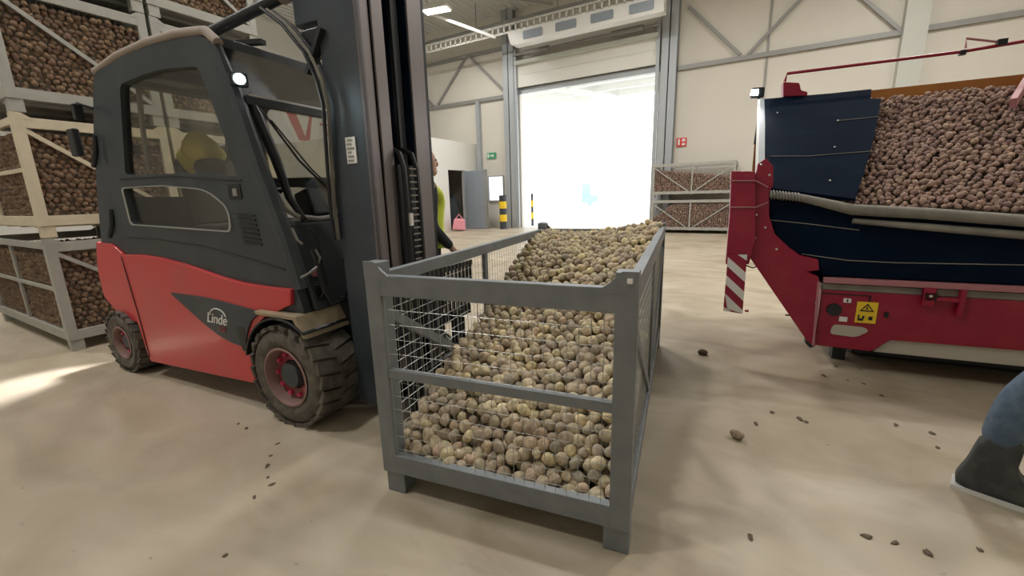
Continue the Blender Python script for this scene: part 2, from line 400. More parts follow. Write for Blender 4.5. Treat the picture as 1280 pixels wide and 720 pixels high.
# perforated cable tray under the ceiling
x0, x1, yb = -15.5, -3.4, 16.5
w = MB()
for z in (8.02, 8.30): w.bb(x0, x1, yb-.02, yb+.02, z-.035, z+.035)
n = 44
for k in range(n+1):
    x = x0+(x1-x0)*k/n; w.bb(x-.03, x+.03, yb-.02, yb+.02, 8.02, 8.30)
tag(w.build('roof_beam', M_panel2), 'long pale ladder-like beam with square openings below the ceiling', 'beam')
pu = empty('purlin', (0, 0, 0), label='dark straight steel purlin running above the ladder-like pale beam', cat='beam')
MB().bb(x0, x1, yb+.05, yb+.3, 8.36, 8.5).build('rail', M_girt, pu)
for x in (-15, -11.2, -7.4, -3.6): MB().cyl((x, yb+.17, 8.5), (x, yb+.17, CZ), .02, 8).build('hanger', M_girt, pu)
# air curtain / heater hood with four grey openings
hd = empty('air_curtain', (0, yb-.12, 0), label='white air curtain hood over the big doorway with grey oval outlets', cat='heater')
MB().plate(rnd([(-9.35, 7.45), (-3.4, 7.45), (-3.4, 7.98), (-9.5, 7.98)], [.15, .03, .03, .03]), 0, .4).build('hood', M_white, hd)
for x in (-8.35, -6.95, -5.55, -4.15):
    MB().plate(rnd([(x-.42, 7.58), (x+.42, 7.58), (x+.42, 7.88), (x-.42, 7.88)], .06), -.03, .005).build('outlet', M_door, hd)
# hanging rods and cables
for (a, b_, nm, lb) in (((-13.6, 14.6, 9.4), (-9.6, 15.6, 7.6), 'hanging_duct', 'thin white pipe slanting down from the ceiling light'),):
    tag(MB().cyl(a, b_, .06, 10).build(nm, M_white), lb, 'pipe')
tag(MB().beam((-12.5, 13, 9.3), (-7.5, 16.4, 8.6), .06, .1).build('roof_brace', M_girt), 'dark steel brace crossing the corner below the ceiling', 'brace')

def lamp(x, y, z, label, power, group):
    o = empty('ceiling_lamp', (x, y, z), .2, label=label, cat='lamp', group=group)
    MB().box((0, 0, .08), (1.1, .5, .12)).build('housing', M_white, o, .01)
    MB().box((0, 0, .01), (1.0, .42, .03)).build('diffuser', M_lampg, o)
    MB().cyl((-.4, 0, .14), (-.4, 0, CZ-z), .01, 6).build('hanger', M_girt, o)
    l = bpy.data.lights.new('ceiling_lamp_light', 'AREA'); l.shape = 'RECTANGLE'; l.size = 1.0; l.size_y = .42; l.energy = power; l.color = (1, .965, .91)
    lo = bpy.data.objects.new('ceiling_lamp_light', l); COL.objects.link(lo); lo.parent = o; lo.location = (0, 0, -.02)
LP = 215
lamp(-11.4, 14.3, 8.5, 'glowing oblong ceiling lamp seen beside the forklift mast', LP, 'hall ceiling lamps')
for (x, y) in ((-4, 7), (2.5, 8.5), (-9, 7), (-4.2, -1.5), (3, 13), (-4, 12), (7, 8), (-8.5, .5)):  # unseen lamps added to fill the hall and steer the hopper's shadow forward
    lamp(x, y, 8.6, 'added fill lamp above the hall out of the picture', LP, 'added fill lamps out of view')

# bollard guards at the door post
def bollard(x, y, label, h=1.55, r=.09):
    o = empty('bollard', (x, y, 0), 0, label=label, cat='bollard', group='black and yellow bollards at the doorway')
    MB().cyl((0, 0, 0), (0, 0, h), r, 16).build('post', M_blk, o)
    for k in (0.35, .95): MB().cyl((0, 0, k), (0, 0, k+.32), r+.006, 16).build('yellow_band', M_yel, o)
bollard(-10.45, 17.2, 'thicker black and yellow striped bollard in front of the door column', 1.55, .17)
bollard(-10.0, 19.3, 'slim black and yellow striped post just outside the doorway', 1.6, .06)

# outside: yard, canopy, faint machinery
struct(MB().bb(-70, 50, WY+.25, 110, -.22, -.02).build('trim_yard', M_conc))
cn = empty('canopy', (0, 0, 0), label='white corrugated canopy roof outside above the big doorway', cat='canopy')
MB().bb(-16, 1, 20.2, 27.5, 7.6, 7.75).build('roof_sheet', M_white, cn)
for y in (20.6, 22.0, 23.6, 25.4, 27.2): MB().bb(-16, 1, y-.08, y+.08, 7.25, 7.6).build('canopy_beam', M_panel2, cn)
MB().beam((-11.5, 20.4, 7.2), (-8.2, 27.3, 7.2), .2, .25).build('canopy_beam', M_panel2, cn)
for x in (-15.8, .8): MB().bb(x-.15, x+.15, 27.1, 27.4, -.02, 7.3).build('canopy_post', M_white, cn)
yt = empty('yard_loader', (-13.4, 37, -.02), .4, label='small pale blue loader far out in the bright yard', cat='vehicle')
MB().box((0, 0, .95), (1.4, 1, .9)).build('body', M_blue, yt, .05)
MB().box((-.3, 0, 1.9), (.8, .9, 1.0), taper=.85).build('cab', M_blue, yt, .04)
for x in (-.5, .5):
    for y in (-.5, .5): MB().cyl((x, y-.1, .4), (x, y+.1, .4), .4, 18).build('wheel', M_conc, yt)  # wheels coloured pale to imitate the blown-out glare of the yard
MB().beam((-.9, 0, 1.2), (-1.1, 0, 3.6), .1, .1).build('mast', M_blue, yt)

# ------------------------------------------------------------------ potatoes
def potato_mesh(seed, sub=3):
    r = random.Random(seed); bm = bmesh.new(); bmesh.ops.create_icosphere(bm, subdivisions=sub, radius=1)
    a, b_, c = r.uniform(.031, .040), r.uniform(.0285, .034), r.uniform(.027, .032)
    ph = [r.uniform(0, 6) for _ in range(6)]
    for v in bm.verts:
        n = v.co.copy(); k = 1 + .05*math.sin(2.3*n.x+ph[0]) + .04*math.sin(3.1*n.y+ph[1]+n.x) + .03*math.sin(4*n.z+ph[2]+n.y*2)
        v.co = Vector((n.x*a, n.y*b_ + .006*math.sin(n.x*1.6+ph[3]), n.z*c))*k
    for f in bm.faces: f.smooth = True
    return bm
def to_mesh(bm, name, m):
    me = bpy.data.meshes.new(name); bm.to_mesh(me); bm.free(); me.materials.append(m); return me
PM = [to_mesh(potato_mesh(100+i), 'potato', M_pot) for i in range(10)]
def template(seed, sub):
    bm = potato_mesh(seed, sub); bm.verts.ensure_lookup_table(); bm.verts.index_update()
    t = ([v.co.copy() for v in bm.verts], [[v.index for v in f.verts] for f in bm.faces]); bm.free(); return t
T2 = [template(200+i, 2) for i in range(8)]; T1 = [template(300+i, 1) for i in range(6)]
def pile_mesh(name, spots, m, T, core=None, scale=1.):
    V, FC = [], []
    for p in spots:
        t = random.choice(T); R = Euler((random.uniform(0, 6), random.uniform(0, 6), random.uniform(0, 6))).to_matrix(); s = random.uniform(.82, 1.12)*scale
        b0 = len(V); V += [R@(v*s)+Vector(p) for v in t[0]]; FC += [[i+b0 for i in f] for f in t[1]]
    nf = len(FC)
    if core:
        b0 = len(V); V += [Vector(v) for v in core[0]]; FC += [[i+b0 for i in f] for f in core[1]]
    me = bpy.data.meshes.new(name); me.from_pydata([tuple(v) for v in V], [], FC); me.materials.append(m); me.materials.append(M_soil)
    for i, p in enumerate(me.polygons):
        p.use_smooth = i < nf
        if i >= nf: p.material_index = 1
    return me

# ------------------------------------------------------------------ crates
CW, CL = 1.261, 2.76
def crate(name, label, group, m, topm, style, pw=.085):
    o = empty(name, (0, 0, 0), 0, label=label, cat='crate', group=group)
    p = pw; zb0, zb1, zt0, zt1, zh = .12, .225, 1.075, 1.175, (1.24 if style == 'main' else 1.218)
    for (x, y) in ((0, 0), (CW-.12, 0), (0, CL-.12), (CW-.12, CL-.12)):
        MB().bb(x+.01, x+.12, y+.01, y+.11, 0, zb0).build('foot', m, o, .004)
    for (x, y) in ((0, 0), (CW-p, 0), (0, CL-p), (CW-p, CL-p)):
        MB().bb(x, x+p, y, y+p, zb0, zh-.004).build('corner_post', m, o, .003)
    # corner horns: little gusset plates standing above the rails
    for y in (0, CL-.012):
        for sx in (0, 1):
            pts = [(0, zt1-.02), (.16, zt1-.02), (.105, zt1+.02), (.06, zh), (0, zh)]
            if sx: pts = [(CW-a, z) for a, z in pts]
            MB().plate(pts, y-.001, y+.013).build('corner_gusset', m, o)
    def rail(x0_, x1_, y0, y1, z0, z1): return MB().bb(x0_, x1_, y0, y1, z0, z1)
    t = .045
    for y in (0.002, CL-t-.002):
        rail(p*.5, CW-p*.5, y, y+t, zt0, zt1).build('top_rail', topm, o, .004); rail(p*.5, CW-p*.5, y, y+t, zb0, zb1).build('bottom_rail', m, o, .004)
    for x in (0.002, CW-t-.002):
        rail(x, x+t, p*.5, CL-p*.5, zt0+.03, zt1+(.0 if x < .1 else .03)).build('top_rail', topm, o, .004); rail(x, x+t, p*.5, CL-p*.5, zb0, zb1).build('bottom_rail', m, o, .004)
    if style == 'main':
        for y in (.004, CL-.044): rail(p, CW-p, y, y+.035, .655, .702).build('middle_rail', m, o, .003)
        for x in (.006, CW-.036):
            for yy in (1.28,): rail(x, x+.03, yy, yy+.05, zb1, zt0+.03).build('side_post', m, o, .003)
            MB().beam((x+.015, .06, 1.0), (x+.015, 1.28, .20), .03, .05).build('brace', m, o)
            MB().beam((x+.015, CL-.06, 1.0), (x+.015, 1.33, .20), .03, .05).build('brace', m, o)
    else:
        for x in (.006, CW-.036):
            rail(x, x+.03, CL/2-.025, CL/2+.025, zb1, zt0+.03).build('side_post', m, o, .003)
            if style == 'far':
                MB().beam((x+.015, .06, zt0), (x+.015, CL/2-.12, zb1), .03, .04).build('brace', m, o)
                MB().beam((x+.015, CL-.06, zt0), (x+.015, CL/2+.12, zb1), .03, .04).build('brace', m, o)
            else:
                rail(x, x+.03, p, CL-p, .66, .70).build('middle_rail', m, o, .003)
        for y in (.004, CL-.034):
            MB().beam((.05, y+.015, zt0), (CW-.06, y+.015, zb1), .03, .04).build('brace', m, o)
    r = .0015 if style == 'main' else .0014
    def mesh(axis, fixed, L):
        b = MB(); st = .06 if axis == 'y' else .075
        k = p
        while k < L-p:
            P = (lambda z: (fixed, k, z)) if axis == 'y' else (lambda z: (k, fixed, z))
            b.tube([P(zb1-.02), P(zt0+.02)], r, 4, False); k += .05
        z = zb1+.03
        while z < zt0:
            Q = (lambda q: (fixed, q, z)) if axis == 'y' else (lambda q: (q, fixed, z))
            b.tube([Q(p*.6), Q(L-p*.6)], r, 4, False); z += st
        return b
    mesh('x', .022, CW).build('wire_mesh', M_wire if style == 'main' else M_wired, o); mesh('x', CL-.022, CW).build('wire_mesh', M_wire if style == 'main' else M_wired, o)
    mesh('y', .022, CL).build('wire_mesh', M_wire if style == 'main' else M_wired, o); mesh('y', CW-.022, CL).build('wire_mesh', M_wire if style == 'main' else M_wired, o)
    b = MB().bb(.03, CW-.03, .03, CL-.03, .135, .15)
    for k in range(5): b.bb(.04, CW-.04, .25+k*.55, .33+k*.55, .10, .135)
    b.build('base_panel', m, o)
    return o

cth = .15; cfl = Vector((-1.614, 1.361, 0))
mc = crate('wire_crate', 'long grey steel mesh crate in the foreground with potatoes heaped toward its far end', None, M_galv, M_galv, 'main')
mc.location = cfl; mc.rotation_euler = (0, 0, cth)
del_group = mc.get('group')
R_c = Matrix.Rotation(cth, 3, 'Z')
MB().box((CW-.03, -.004, 1.205), (.022, .008, .022)).build('rivet_cap', M_white, mc, .004)
def interp(t, tab):
    for (a, b_) in zip(tab, tab[1:]):
        if t <= b_[0]: return a[1] + (b_[1]-a[1])*(t-a[0])/(b_[0]-a[0])
    return tab[-1][1]
TAB = [(0, .165), (.27, .35), (.5, .46), (.77, .56), (1.14, .68), (1.53, .84), (1.82, .97), (2.3, 1.10), (2.8, 1.16)]
def hz(u, v): return interp(v, TAB) + .10*(u/CW)*min(1, v) + .02*math.sin(5*u+3*v)
spots = []; sp = .064
for layer in (0, 1, 2):
    v = .055 + layer*.03; row = 0
    while v < CL-.05:
        slope = (hz(.6, v+.05)-hz(.6, v))/.05
        u = .05 + (row % 2)*sp*.5 + layer*.02
        while u < CW-.05:
            uu = min(CW-.055, max(.055, u+random.uniform(-.010, .010))); vv = min(CL-.06, max(.058, v+random.uniform(-.008, .008)))
            z = hz(uu, vv) - .03 - layer*.048 + random.uniform(-.017, .017)
            if z > .17: spots.append((layer, uu, vv, z))
            elif layer == 0: spots.append((layer, uu, vv, .18))
            u += sp
        v += sp*.87/math.sqrt(1+slope*slope); row += 1
def wpos(u, v, z): return cfl + R_c@Vector((u, v, z))
top = sorted([s for s in spots if s[0] == 0], key=lambda s: (wpos(*s[1:])-EYE).length)
rest = top[300:] + [s for s in spots if s[0] > 0]
k = 0
for s in top[:300]:
    o = bpy.data.objects.new('potato', PM[k % 10]); COL.objects.link(o); o.location = wpos(*s[1:])
    o.rotation_euler = (random.uniform(-.6, .6), random.uniform(-.6, .6), random.uniform(0, 6.28))
    q = random.uniform(.84, 1.2); o.scale = (q, q, q)
    tag(o, 'potato in the near lower slope of the heap in the grey mesh crate', 'potato', 'potatoes at the near end of the crate heap'); k += 1
core_v, core_f = [], []
N = 24
for i in range(N+1):
    v = .04 + (CL-.08)*i/N
    z = max(.152, min(hz(.05, v), hz(CW-.05, v))-.12)
    core_v += [(.04, v, z), (CW-.04, v, z), (CW-.04, v, .151), (.04, v, .151)]
for i in range(N):
    a = 4*i
    for q in range(4): core_f.append([a+q, a+(q+1) % 4, a+4+(q+1) % 4, a+4+q])
core_f += [[0, 1, 2, 3], [4*N+3, 4*N+2, 4*N+1, 4*N]]
me = pile_mesh('potato_heap', [s[1:] for s in rest], M_poti, T2, (core_v, core_f))
hp = bpy.data.objects.new('potato_heap', me); COL.objects.link(hp); hp.location = cfl; hp.rotation_euler = (0, 0, cth)
tag(hp, 'heap of potatoes filling the far and upper part of the grey mesh crate', 'potatoes', kind='stuff')

# stored crates stacked behind the forklift
sx, sy = -6.3, 1.335
proto = {}
def block_spots(W, L, z0, z1, faces, top=True, sp=.06):
    out = []
    def grid(a0, a1, b0, b1, f):
        b_ = b0; r = 0
        while b_ < b1:
            a = a0+(r % 2)*sp*.5
            while a < a1:
                out.append(Vector(f(a+random.uniform(-.012, .012), b_+random.uniform(-.012, .012), random.uniform(-.015, .01)))); a += sp
            b_ += sp*.8; r += 1
    if 'x0' in faces: grid(.05, L-.05, z0, z1, lambda a, b_, c: (.062-c, a, b_))
    if 'x1' in faces: grid(.05, L-.05, z0, z1, lambda a, b_, c: (W-.062+c, a, b_))
    if 'y0' in faces: grid(.05, W-.05, z0, z1, lambda a, b_, c: (a, .062-c, b_))
    if 'y1' in faces: grid(.05, W-.05, z0, z1, lambda a, b_, c: (a, L-.062+c, b_))
    if top: grid(.05, W-.05, .05, L-.05, lambda a, b_, c: (a, b_, z1+c))
    return out
def box_core(x0_, x1_, y0, y1, z0, z1):
    v = [(x0_, y0, z0), (x1_, y0, z0), (x1_, y1, z0), (x0_, y1, z0), (x0_, y0, z1), (x1_, y0, z1), (x1_, y1, z1), (x0_, y1, z1)]
    return (v, [[3, 2, 1, 0], [4, 5, 6, 7], [0, 1, 5, 4], [1, 2, 6, 5], [2, 3, 7, 6], [3, 0, 4, 7]])
# the crates lie with their long side along X: local y -> world -X
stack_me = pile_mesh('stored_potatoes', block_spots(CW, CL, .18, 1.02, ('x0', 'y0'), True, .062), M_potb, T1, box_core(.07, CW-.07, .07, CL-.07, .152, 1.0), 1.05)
names = {0: 'lowest', 1: 'second lowest', 2: 'third', 3: 'topmost'}
pg = crate('storage_crate', '', 'storage crates stacked behind the forklift', M_stk, M_stk, 'store')
pcm = crate('storage_crate', '', 'storage crates stacked behind the forklift', M_cream, M_cream, 'store')
used = {}
for col_i, (yy, cname) in enumerate(((sy, 'near'), (sy+1.30, 'far'))):
    for t in range(4):
        src = pcm if t == 1 else pg
        o = src if id(src) not in used else copy_tree(src); used[id(src)] = 1
        jx = (0, .0, .0, .015)[t]
        o.location = (sx+jx, yy, t*1.222); o.rotation_euler = (0, 0, PI/2)
        # local x (width) -> world +Y ; local y (length) -> world -X
        colr = 'cream' if t == 1 else 'grey'
        o['label'] = '%s %s potato crate, %s of the %s stack behind the forklift' % (colr, 'mesh', names[t], cname)
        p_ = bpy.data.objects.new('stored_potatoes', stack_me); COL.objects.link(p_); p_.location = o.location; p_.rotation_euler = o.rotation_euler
        tag(p_, 'potatoes filling the %s crate of the %s stack behind the forklift' % (names[t], cname), 'potatoes', 'potato fills of the stacked crates', 'stuff')

# far crates beside the doorway
pfar = crate('storage_crate', '', 'pair of crates by the back wall', M_stk, M_stk, 'far')
for t in range(2):
    o = copy_tree(pfar) if t else pfar; o.location = (-3.62, 16.75+CW, t*1.3); o.rotation_euler = (0, 0, -PI/2)
    o['group'] = 'pair of crates by the back wall'
    o['label'] = ('upper' if t else 'lower') + ' grey mesh crate of the pair standing by the back wall'
    # long side along +X : local y -> +X, local x -> -Y
    sps = []
    v = .06
    while v < CL-.06:
        zt = (1.0-.35*(v/CL)) if t else min(1.02, .45+.75*v)
        z = .2
        while z < zt: sps.append((CW-.065, v+random.uniform(-.015, .015), z)); z += .06
        u = .06
        while u < CW-.05: sps.append((u, v+random.uniform(-.015, .015), zt+random.uniform(-.02, .02))); u += .065
        v += .065
    cv, cf = [], []
    for (v_) in (.05, CL*.5, CL-.05):
        zt = ((1.0-.35*(v_/CL)) if t else min(1.02, .45+.75*v_)) - .04
        cv += [(.06, v_, zt), (CW-.08, v_, zt), (CW-.08, v_, .152), (.06, v_, .152)]
    for i in range(2):
        a = 4*i
        for q in range(4): cf.append([a+q, a+(q+1) % 4, a+4+(q+1) % 4, a+4+q])
    cf += [[0, 1, 2, 3], [11, 10, 9, 8]]
    me = pile_mesh('stored_potatoes', sps, M_potr, T1, (cv, cf), 1.15)
    p_ = bpy.data.objects.new('stored_potatoes', me); COL.objects.link(p_); p_.location = o.location; p_.rotation_euler = o.rotation_euler
    tag(p_, 'potatoes sloping inside the %s far crate by the back wall' % ('upper' if t else 'lower'), 'potatoes', 'potato fills of the far crates', 'stuff')
# ------------------------------------------------------------------ forklift
FO = ground(372, 534); FK = Frame(FO, .07)
fk = empty('forklift', (FO.x, FO.y, 0), .07, label='red and charcoal forklift truck with enclosed cab parked behind the mesh crate', cat='forklift')
S = FK.side
def wheel(x, y0, w_, R, name, sgn=1, rimr=None):
    # y0 = outer face, sgn = +1 when the wheel extends inward along +y
    rimr = rimr or R*.58
    g = bpy.data.objects.new(name, None); COL.objects.link(g); g.parent = fk; g.location = (x, y0, R-.005)
    Y = lambda t: t*sgn
    b = MB().lathe([(rimr, Y(.012)), (rimr+.02, Y(0)), (R*.80, Y(-.008)), (R*.90, Y(.012)), (R*.955, Y(.045)), (R*.965, Y(w_*.5)), (R*.955, Y(w_-.045)), (R*.9, Y(w_-.01)), (rimr, Y(w_))], n=48)
    n = 22
    for k in range(n):
        for side in (0, 1):
            a = 2*PI*(k+.5*side)/n
            yc = w_*(.27 if side == 0 else .73); c = Vector((math.cos(a)*R*.965, Y(yc), math.sin(a)*R*.965))
            # lug: skewed bar
            rt = Euler((0, -a, 0)).to_matrix(); sk = Matrix.Rotation((.22 if side else -.22)*sgn, 3, 'X')
            v = []
            hx, hy, hz_ = R*.036, w_*.275, R*2*PI/n*.41
            for xx in (-hx, hx):
                for yy, zz in ((-hy, -hz_), (hy, -hz_), (hy, hz_), (-hy, hz_)):
                    v.append(b.bm.verts.new(c + rt@(sk@Vector((xx, yy, zz))*1.0)))
            for q in ((3, 2, 1, 0), (4, 5, 6, 7), (0, 1, 5, 4), (1, 2, 6, 5), (2, 3, 7, 6), (3, 0, 4, 7)): b._f([v[i] for i in q])
    b.build('tyre', M_tire, g)
    b = MB().use(M_rimd).lathe([(rimr+.004, Y(.0)), (rimr-.012, Y(-.004)), (rimr-.02, Y(.02)), (rimr-.03, Y(.075)), (rimr*.62, Y(.085)), (rimr*.6, Y(.1)), (.01, Y(.1))], n=40)
    b.use(M_rim)
    b.lathe([(rimr*.86, Y(.074)), (rimr*.5, Y(.07)), (rimr*.5, Y(.1)), (rimr*.86, Y(.1))], n=40)
    b.build('rim', M_rim, g)
    b = MB()
    for k in range(10):
        a = 2*PI*k/10; b.lathe([(.013, Y(.045)), (.016, Y(.052)), (.016, Y(.075))], c=(math.cos(a)*rimr*.70, 0, math.sin(a)*rimr*.70), n=8)
    b.build('wheel_bolts', mat('bolt_red', (.55, .04, .12), .5) if 'bolt_red' not in MATS else MATS['bolt_red'], g)
    MB().lathe([(.01, Y(.03)), (rimr*.40, Y(.032)), (rimr*.45, Y(.05)), (rimr*.45, Y(.1)), (.01, Y(.1))], n=28).build('hub', M_hub, g)
FWD = 1.36
wheel(-.055, 0, .33, .362, 'front_wheel'); wheel(-.055, FWD, .33, .362, 'front_wheel', -1)
wheel(-2.385, .03, .25, .292, 'rear_wheel', 1, .155); wheel(-2.385, FWD-.03, .25, .292, 'rear_wheel', -1, .155)

# chassis and drive block
b = MB(); b.bb(-2.02, -.5, .16, FWD-.16, .16, 1.2); b.bb(-2.5, -2.0, .32, FWD-.32, .25, .9); b.bb(-.55, .22, .37, FWD-.37, .16, .85); b.build('chassis', M_blackm, fk, .01)
MB().cyl((-.055, .2, .357), (-.055, FWD-.2, .357), .07, 14).build('front_axle', M_blackm, fk)
MB().cyl((-2.385, .2, .287), (-2.385, FWD-.2, .287), .05, 14).build('rear_axle', M_blackm, fk)
# counterweight
cw = rnd([(-2.545, 1.21), (-2.64, .95), (-2.64, .70), (-2.42, .545), (-2.1, .50), (-2.1, 1.12), (-2.25, 1.2)], [.03, .08, .06, .06, .0, .0, .04])
MB().plate(cw, .07, FWD-.07).build('counterweight', M_red, fk, .02)
# red side cover, each side
redp = [(-2.095, 1.115), (-1.80, 1.125), (-1.5, 1.112), (-1.2, 1.08), (-.94, 1.04), (-.7, 1.0), (-.48, .975), (-.2, .965), (.04, .965), (.02, .86), (-.12, .80), (-.27, .745), (-.40, .66), (-.48, .54), (-.505, .42), (-.50, .22), (-.54, .205), (-2.0, .15), (-2.03, .22), (-2.08, .47), (-2.09, .55)]
for (a, c) in ((.06, .15), (FWD-.15, FWD-.06)):
    MB().plate(redp, a, c).build('side_cover', M_red, fk, .008)
# dark badge insert with the maker's script on the near side
bd = rnd([(-1.42, .835), (-.9, .835), (-.29, .785), (-.42, .70), (-.50, .58), (-.515, .49), (-.75, .51), (-1.02, .62)], [.03, .2, .0, .05, .05, 0, .15, .2])
badge = MB().plate(bd, .048, .062).build('badge_insert', M_dark, fk, .003)
mwt = Matrix.Translation((-.83, .046, .675)) @ Matrix.Rotation(.02, 4, 'Y') @ Matrix.Rotation(PI/2, 4, 'X')
text('lettering', 'Linde', .115, M_white, badge, mwt, .35)
b = MB(); pts = []
for k in range(9):
    a = PI*(.05+.9*k/8); pts.append((-.80+.10*math.cos(a), .046, .695+.065*math.sin(a)))
b.tube(pts, .005, 6); b.build('emblem_arc', M_white, badge)
text('lettering', 'E50', .06, mat('dim_red_print', (.30, .06, .07), .5), badge, Matrix.Translation((-.77, .046, .60)) @ Matrix.Rotation(PI/2, 4, 'X'), .1)
b = MB().plate([(-.60, .64), (-.50, .655), (-.51, .47), (-.56, .46)], .046, .06); b.build('latch_plate', M_blackm, fk)
# cab side with its two openings
outer = rnd([(-2.50, 1.20), (-2.36, 1.66), (-2.22, 2.05), (-1.985, 2.55), (-1.20, 2.62), (-.50, 2.57), (-.385, 2.47), (-.19, 1.69), (.055, 1.0), (.11, .80), (-.1, .80), (-.48, .965), (-.94, 1.03), (-1.5, 1.10), (-2.09, 1.105), (-2.28, 1.19)], [.02, .1, .1, .10, .3, .08, .06, .1, .01, 0, 0, 0, 0, 0, 0, .03])
win = rnd([(-1.62, 2.42), (-1.1, 2.45), (-.60, 2.40), (-.355, 1.70), (-.9, 1.745), (-1.82, 1.765)], [.06, .2, .05, .05, .2, .05])
lwin = rnd([(-1.90, 1.665), (-1.3, 1.665), (-.75, 1.62), (-.53, 1.49), (-.545, 1.335), (-1.88, 1.375)], [.04, .1, .12, .08, .05, .04])
def grow(poly, d):
    cx = sum(p[0] for p in poly)/len(poly); cz = sum(p[1] for p in poly)/len(poly)
    return [(cx+(x-cx)*(1+d), cz+(z-cz)*(1+d*1.8)) for x, z in poly]
for (a, c, s_) in ((.09, .15, 1), (FWD-.15, FWD-.09, -1)):
    o = MB().plate(outer, a, c, [win, lwin]).build('cab_side', M_dark, fk, .008)
    MB().plate(win, (a+c)/2, (a+c)/2+.006).build('side_window', M_glass, o)
    MB().plate(lwin, (a+c)/2, (a+c)/2+.006).build('lower_window', M_glass, o)
    ys = a-.006 if s_ > 0 else c
    MB().plate(grow(lwin, .03), ys, ys+.006, [lwin]).build('window_seal', M_tan if False else mat('seal_grey', (.33, .33, .31), .6) if 'seal_grey' not in MATS else MATS['seal_grey'], o)
b = MB()
for k in range(7): b.beam((-.44+k*.006, .086, 1.455-k*.032), (-.25+k*.006, .086, 1.44-k*.032), .012, .010)
b.build('vent_louvres', M_blackm, fk)
# door seams, recessed handle
b = MB(); b.tube([(-2.0, .088, 1.26), (-1.5, .088, 1.255), (-.9, .088, 1.22), (-.4, .088, 1.15), (-.02, .088, 1.09)], .006, 6); b.build('door_seam', M_black, fk)
b = MB(); b.tube([(-1.90, .088, 1.74), (-1.1, .088, 1.73), (-.33, .088, 1.67)], .006, 6); b.build('door_seam', M_black, fk)
b = MB(); b.tube([(-2.10, .056, 1.10), (-2.06, .056, .8), (-2.02, .056, .55), (-1.99, .056, .2)], .0035, 6); b.build('cover_seam', M_black, fk)
o = MB().bb(-.49, -.35, .082, .095, 1.55, 1.65).build('door_handle', M_black, fk, .006)
MB().bb(-.43, -.385, .075, .086, 1.57, 1.62).build('lock', M_girt, o, .004)
b = MB()
for zz in (1.98, 1.38): b.tube([(-2.30, .085, zz-.12), (-2.18, .075, zz), (-2.16, .085, zz+.12)], .018, 8)
b.build('hinge', M_blackm, fk)
# roof: side tubes, dusty upper edge, slats and dark glass
rp = [(-1.99, 2.55), (-1.6, 2.61), (-1.2, 2.63), (-.8, 2.62), (-.50, 2.585), (-.39, 2.50)]
for y in (.115, FWD-.115):
    MB().tube([(x, y, z+.012) for x, z in rp], .032, 10).build('roof_rail', M_tan, fk)
b = MB()
b.bb(-2.02, -1.88, .12, FWD-.12, 2.50, 2.58); b.build('roof_crossbar', M_dark, fk, .01)
MB().bb(-.50, -.40, .12, FWD-.12, 2.47, 2.56).build('roof_crossbar', M_dark, fk, .01)
MB().bb(-1.9, -.48, .13, FWD-.13, 2.565, 2.575).build('roof_glass', M_roofg, fk)
b = MB()
for k in range(5): x = -1.65+k*.26; b.bb(x-.02, x+.02, .13, FWD-.13, 2.535, 2.56)
b.build('roof_slats', M_dark, fk)
# rear wall of the cab
def rk(z): return -2.46 + (z-1.2)*.34
b = MB(); b.plate([(rk(1.2), 1.2), (rk(1.2)+.06, 1.2), (rk(2.55)+.06, 2.55), (rk(2.55), 2.55)], .12, .24); b.plate([(rk(1.2), 1.2), (rk(1.2)+.06, 1.2), (rk(2.55)+.06, 2.55), (rk(2.55), 2.55)], FWD-.24, FWD-.12)
b.plate([(rk(1.2), 1.2), (rk(1.2)+.06, 1.2), (rk(1.6)+.06, 1.6), (rk(1.6), 1.6)], .2, FWD-.2); b.build('rear_wall', M_dark, fk)
b = MB().beam((rk(1.6)+.03, FWD/2, 1.6), (rk(2.5)+.03, FWD/2, 2.5), FWD-.45, .008, (1, 0, 0)); b.build('rear_window', M_glass, fk)
# A pillars, header of dark glass, windscreen, cowl
for y in (.12, FWD-.12):
    MB().tube([(-.42, y, 2.50), (-.30, y, 2.20), (-.17, y, 1.75), (.0, y, 1.28), (.08, y, .96)], [.03, .045, .05, .05, .05], 8).build('front_pillar', M_dark, fk)
    s_ = .11 if y < .5 else -.11
    MB().tube([(-.33, y+s_*.6, 2.30), (-.25, y+s_*.8, 2.08), (-.17, y+s_*1.1, 1.8), (-.12, y+s_*1.3, 1.55), (-.04, y+s_*1.6, 1.40)], [.02, .035, .032, .025, .02], 8).build('pillar_trim', M_blackm, fk)
b = MB().plate([(-.46, 2.50), (-.40, 2.50), (-.25, 2.17), (-.31, 2.17)], .15, FWD-.15); b.build('screen_header', M_roofg, fk)
for zz, nm in ((2.17, 'screen_frame'),):
    MB().beam((-.27, .15, zz), (-.27, FWD-.15, zz), .05, .05).build(nm, M_dark, fk)
MB().beam((-.27, .18, 2.205), (-.27, FWD-.18, 2.205), .02, .014).build('header_trim', M_white, fk)
b = MB().plate([(-.275, 2.16), (-.268, 2.16), (-.085, 1.44), (-.092, 1.44)], .16, FWD-.16); b.build('windscreen', M_glass, fk)
# lower screen frame curve
b = MB().tube([(-.10, .16, 1.58), (-.075, .19, 1.48), (-.06, .26, 1.425), (-.05, .42, 1.40), (-.05, .52, 1.405), (-.055, .58, 1.44), (-.06, .68, 1.47), (-.06, 1.2, 1.47)], .018, 8); b.build('screen_frame', mat('worn_seal', (.36, .35, .32), .6), fk)
b = MB(); b.plate([(-.55, 1.38), (-.10, 1.40), (-.03, 1.385), (.09, .96), (.13, .80), (-.1, .80), (-.55, .9)], .17, FWD-.17); b.build('front_cowl', M_dark, fk, .015)
b = MB()
for k in range(8): b.beam((.105, .20, .965-k*.02), (.105, .29, .965-k*.02), .02, .008)
b.build('cowl_louvres', M_black, fk)
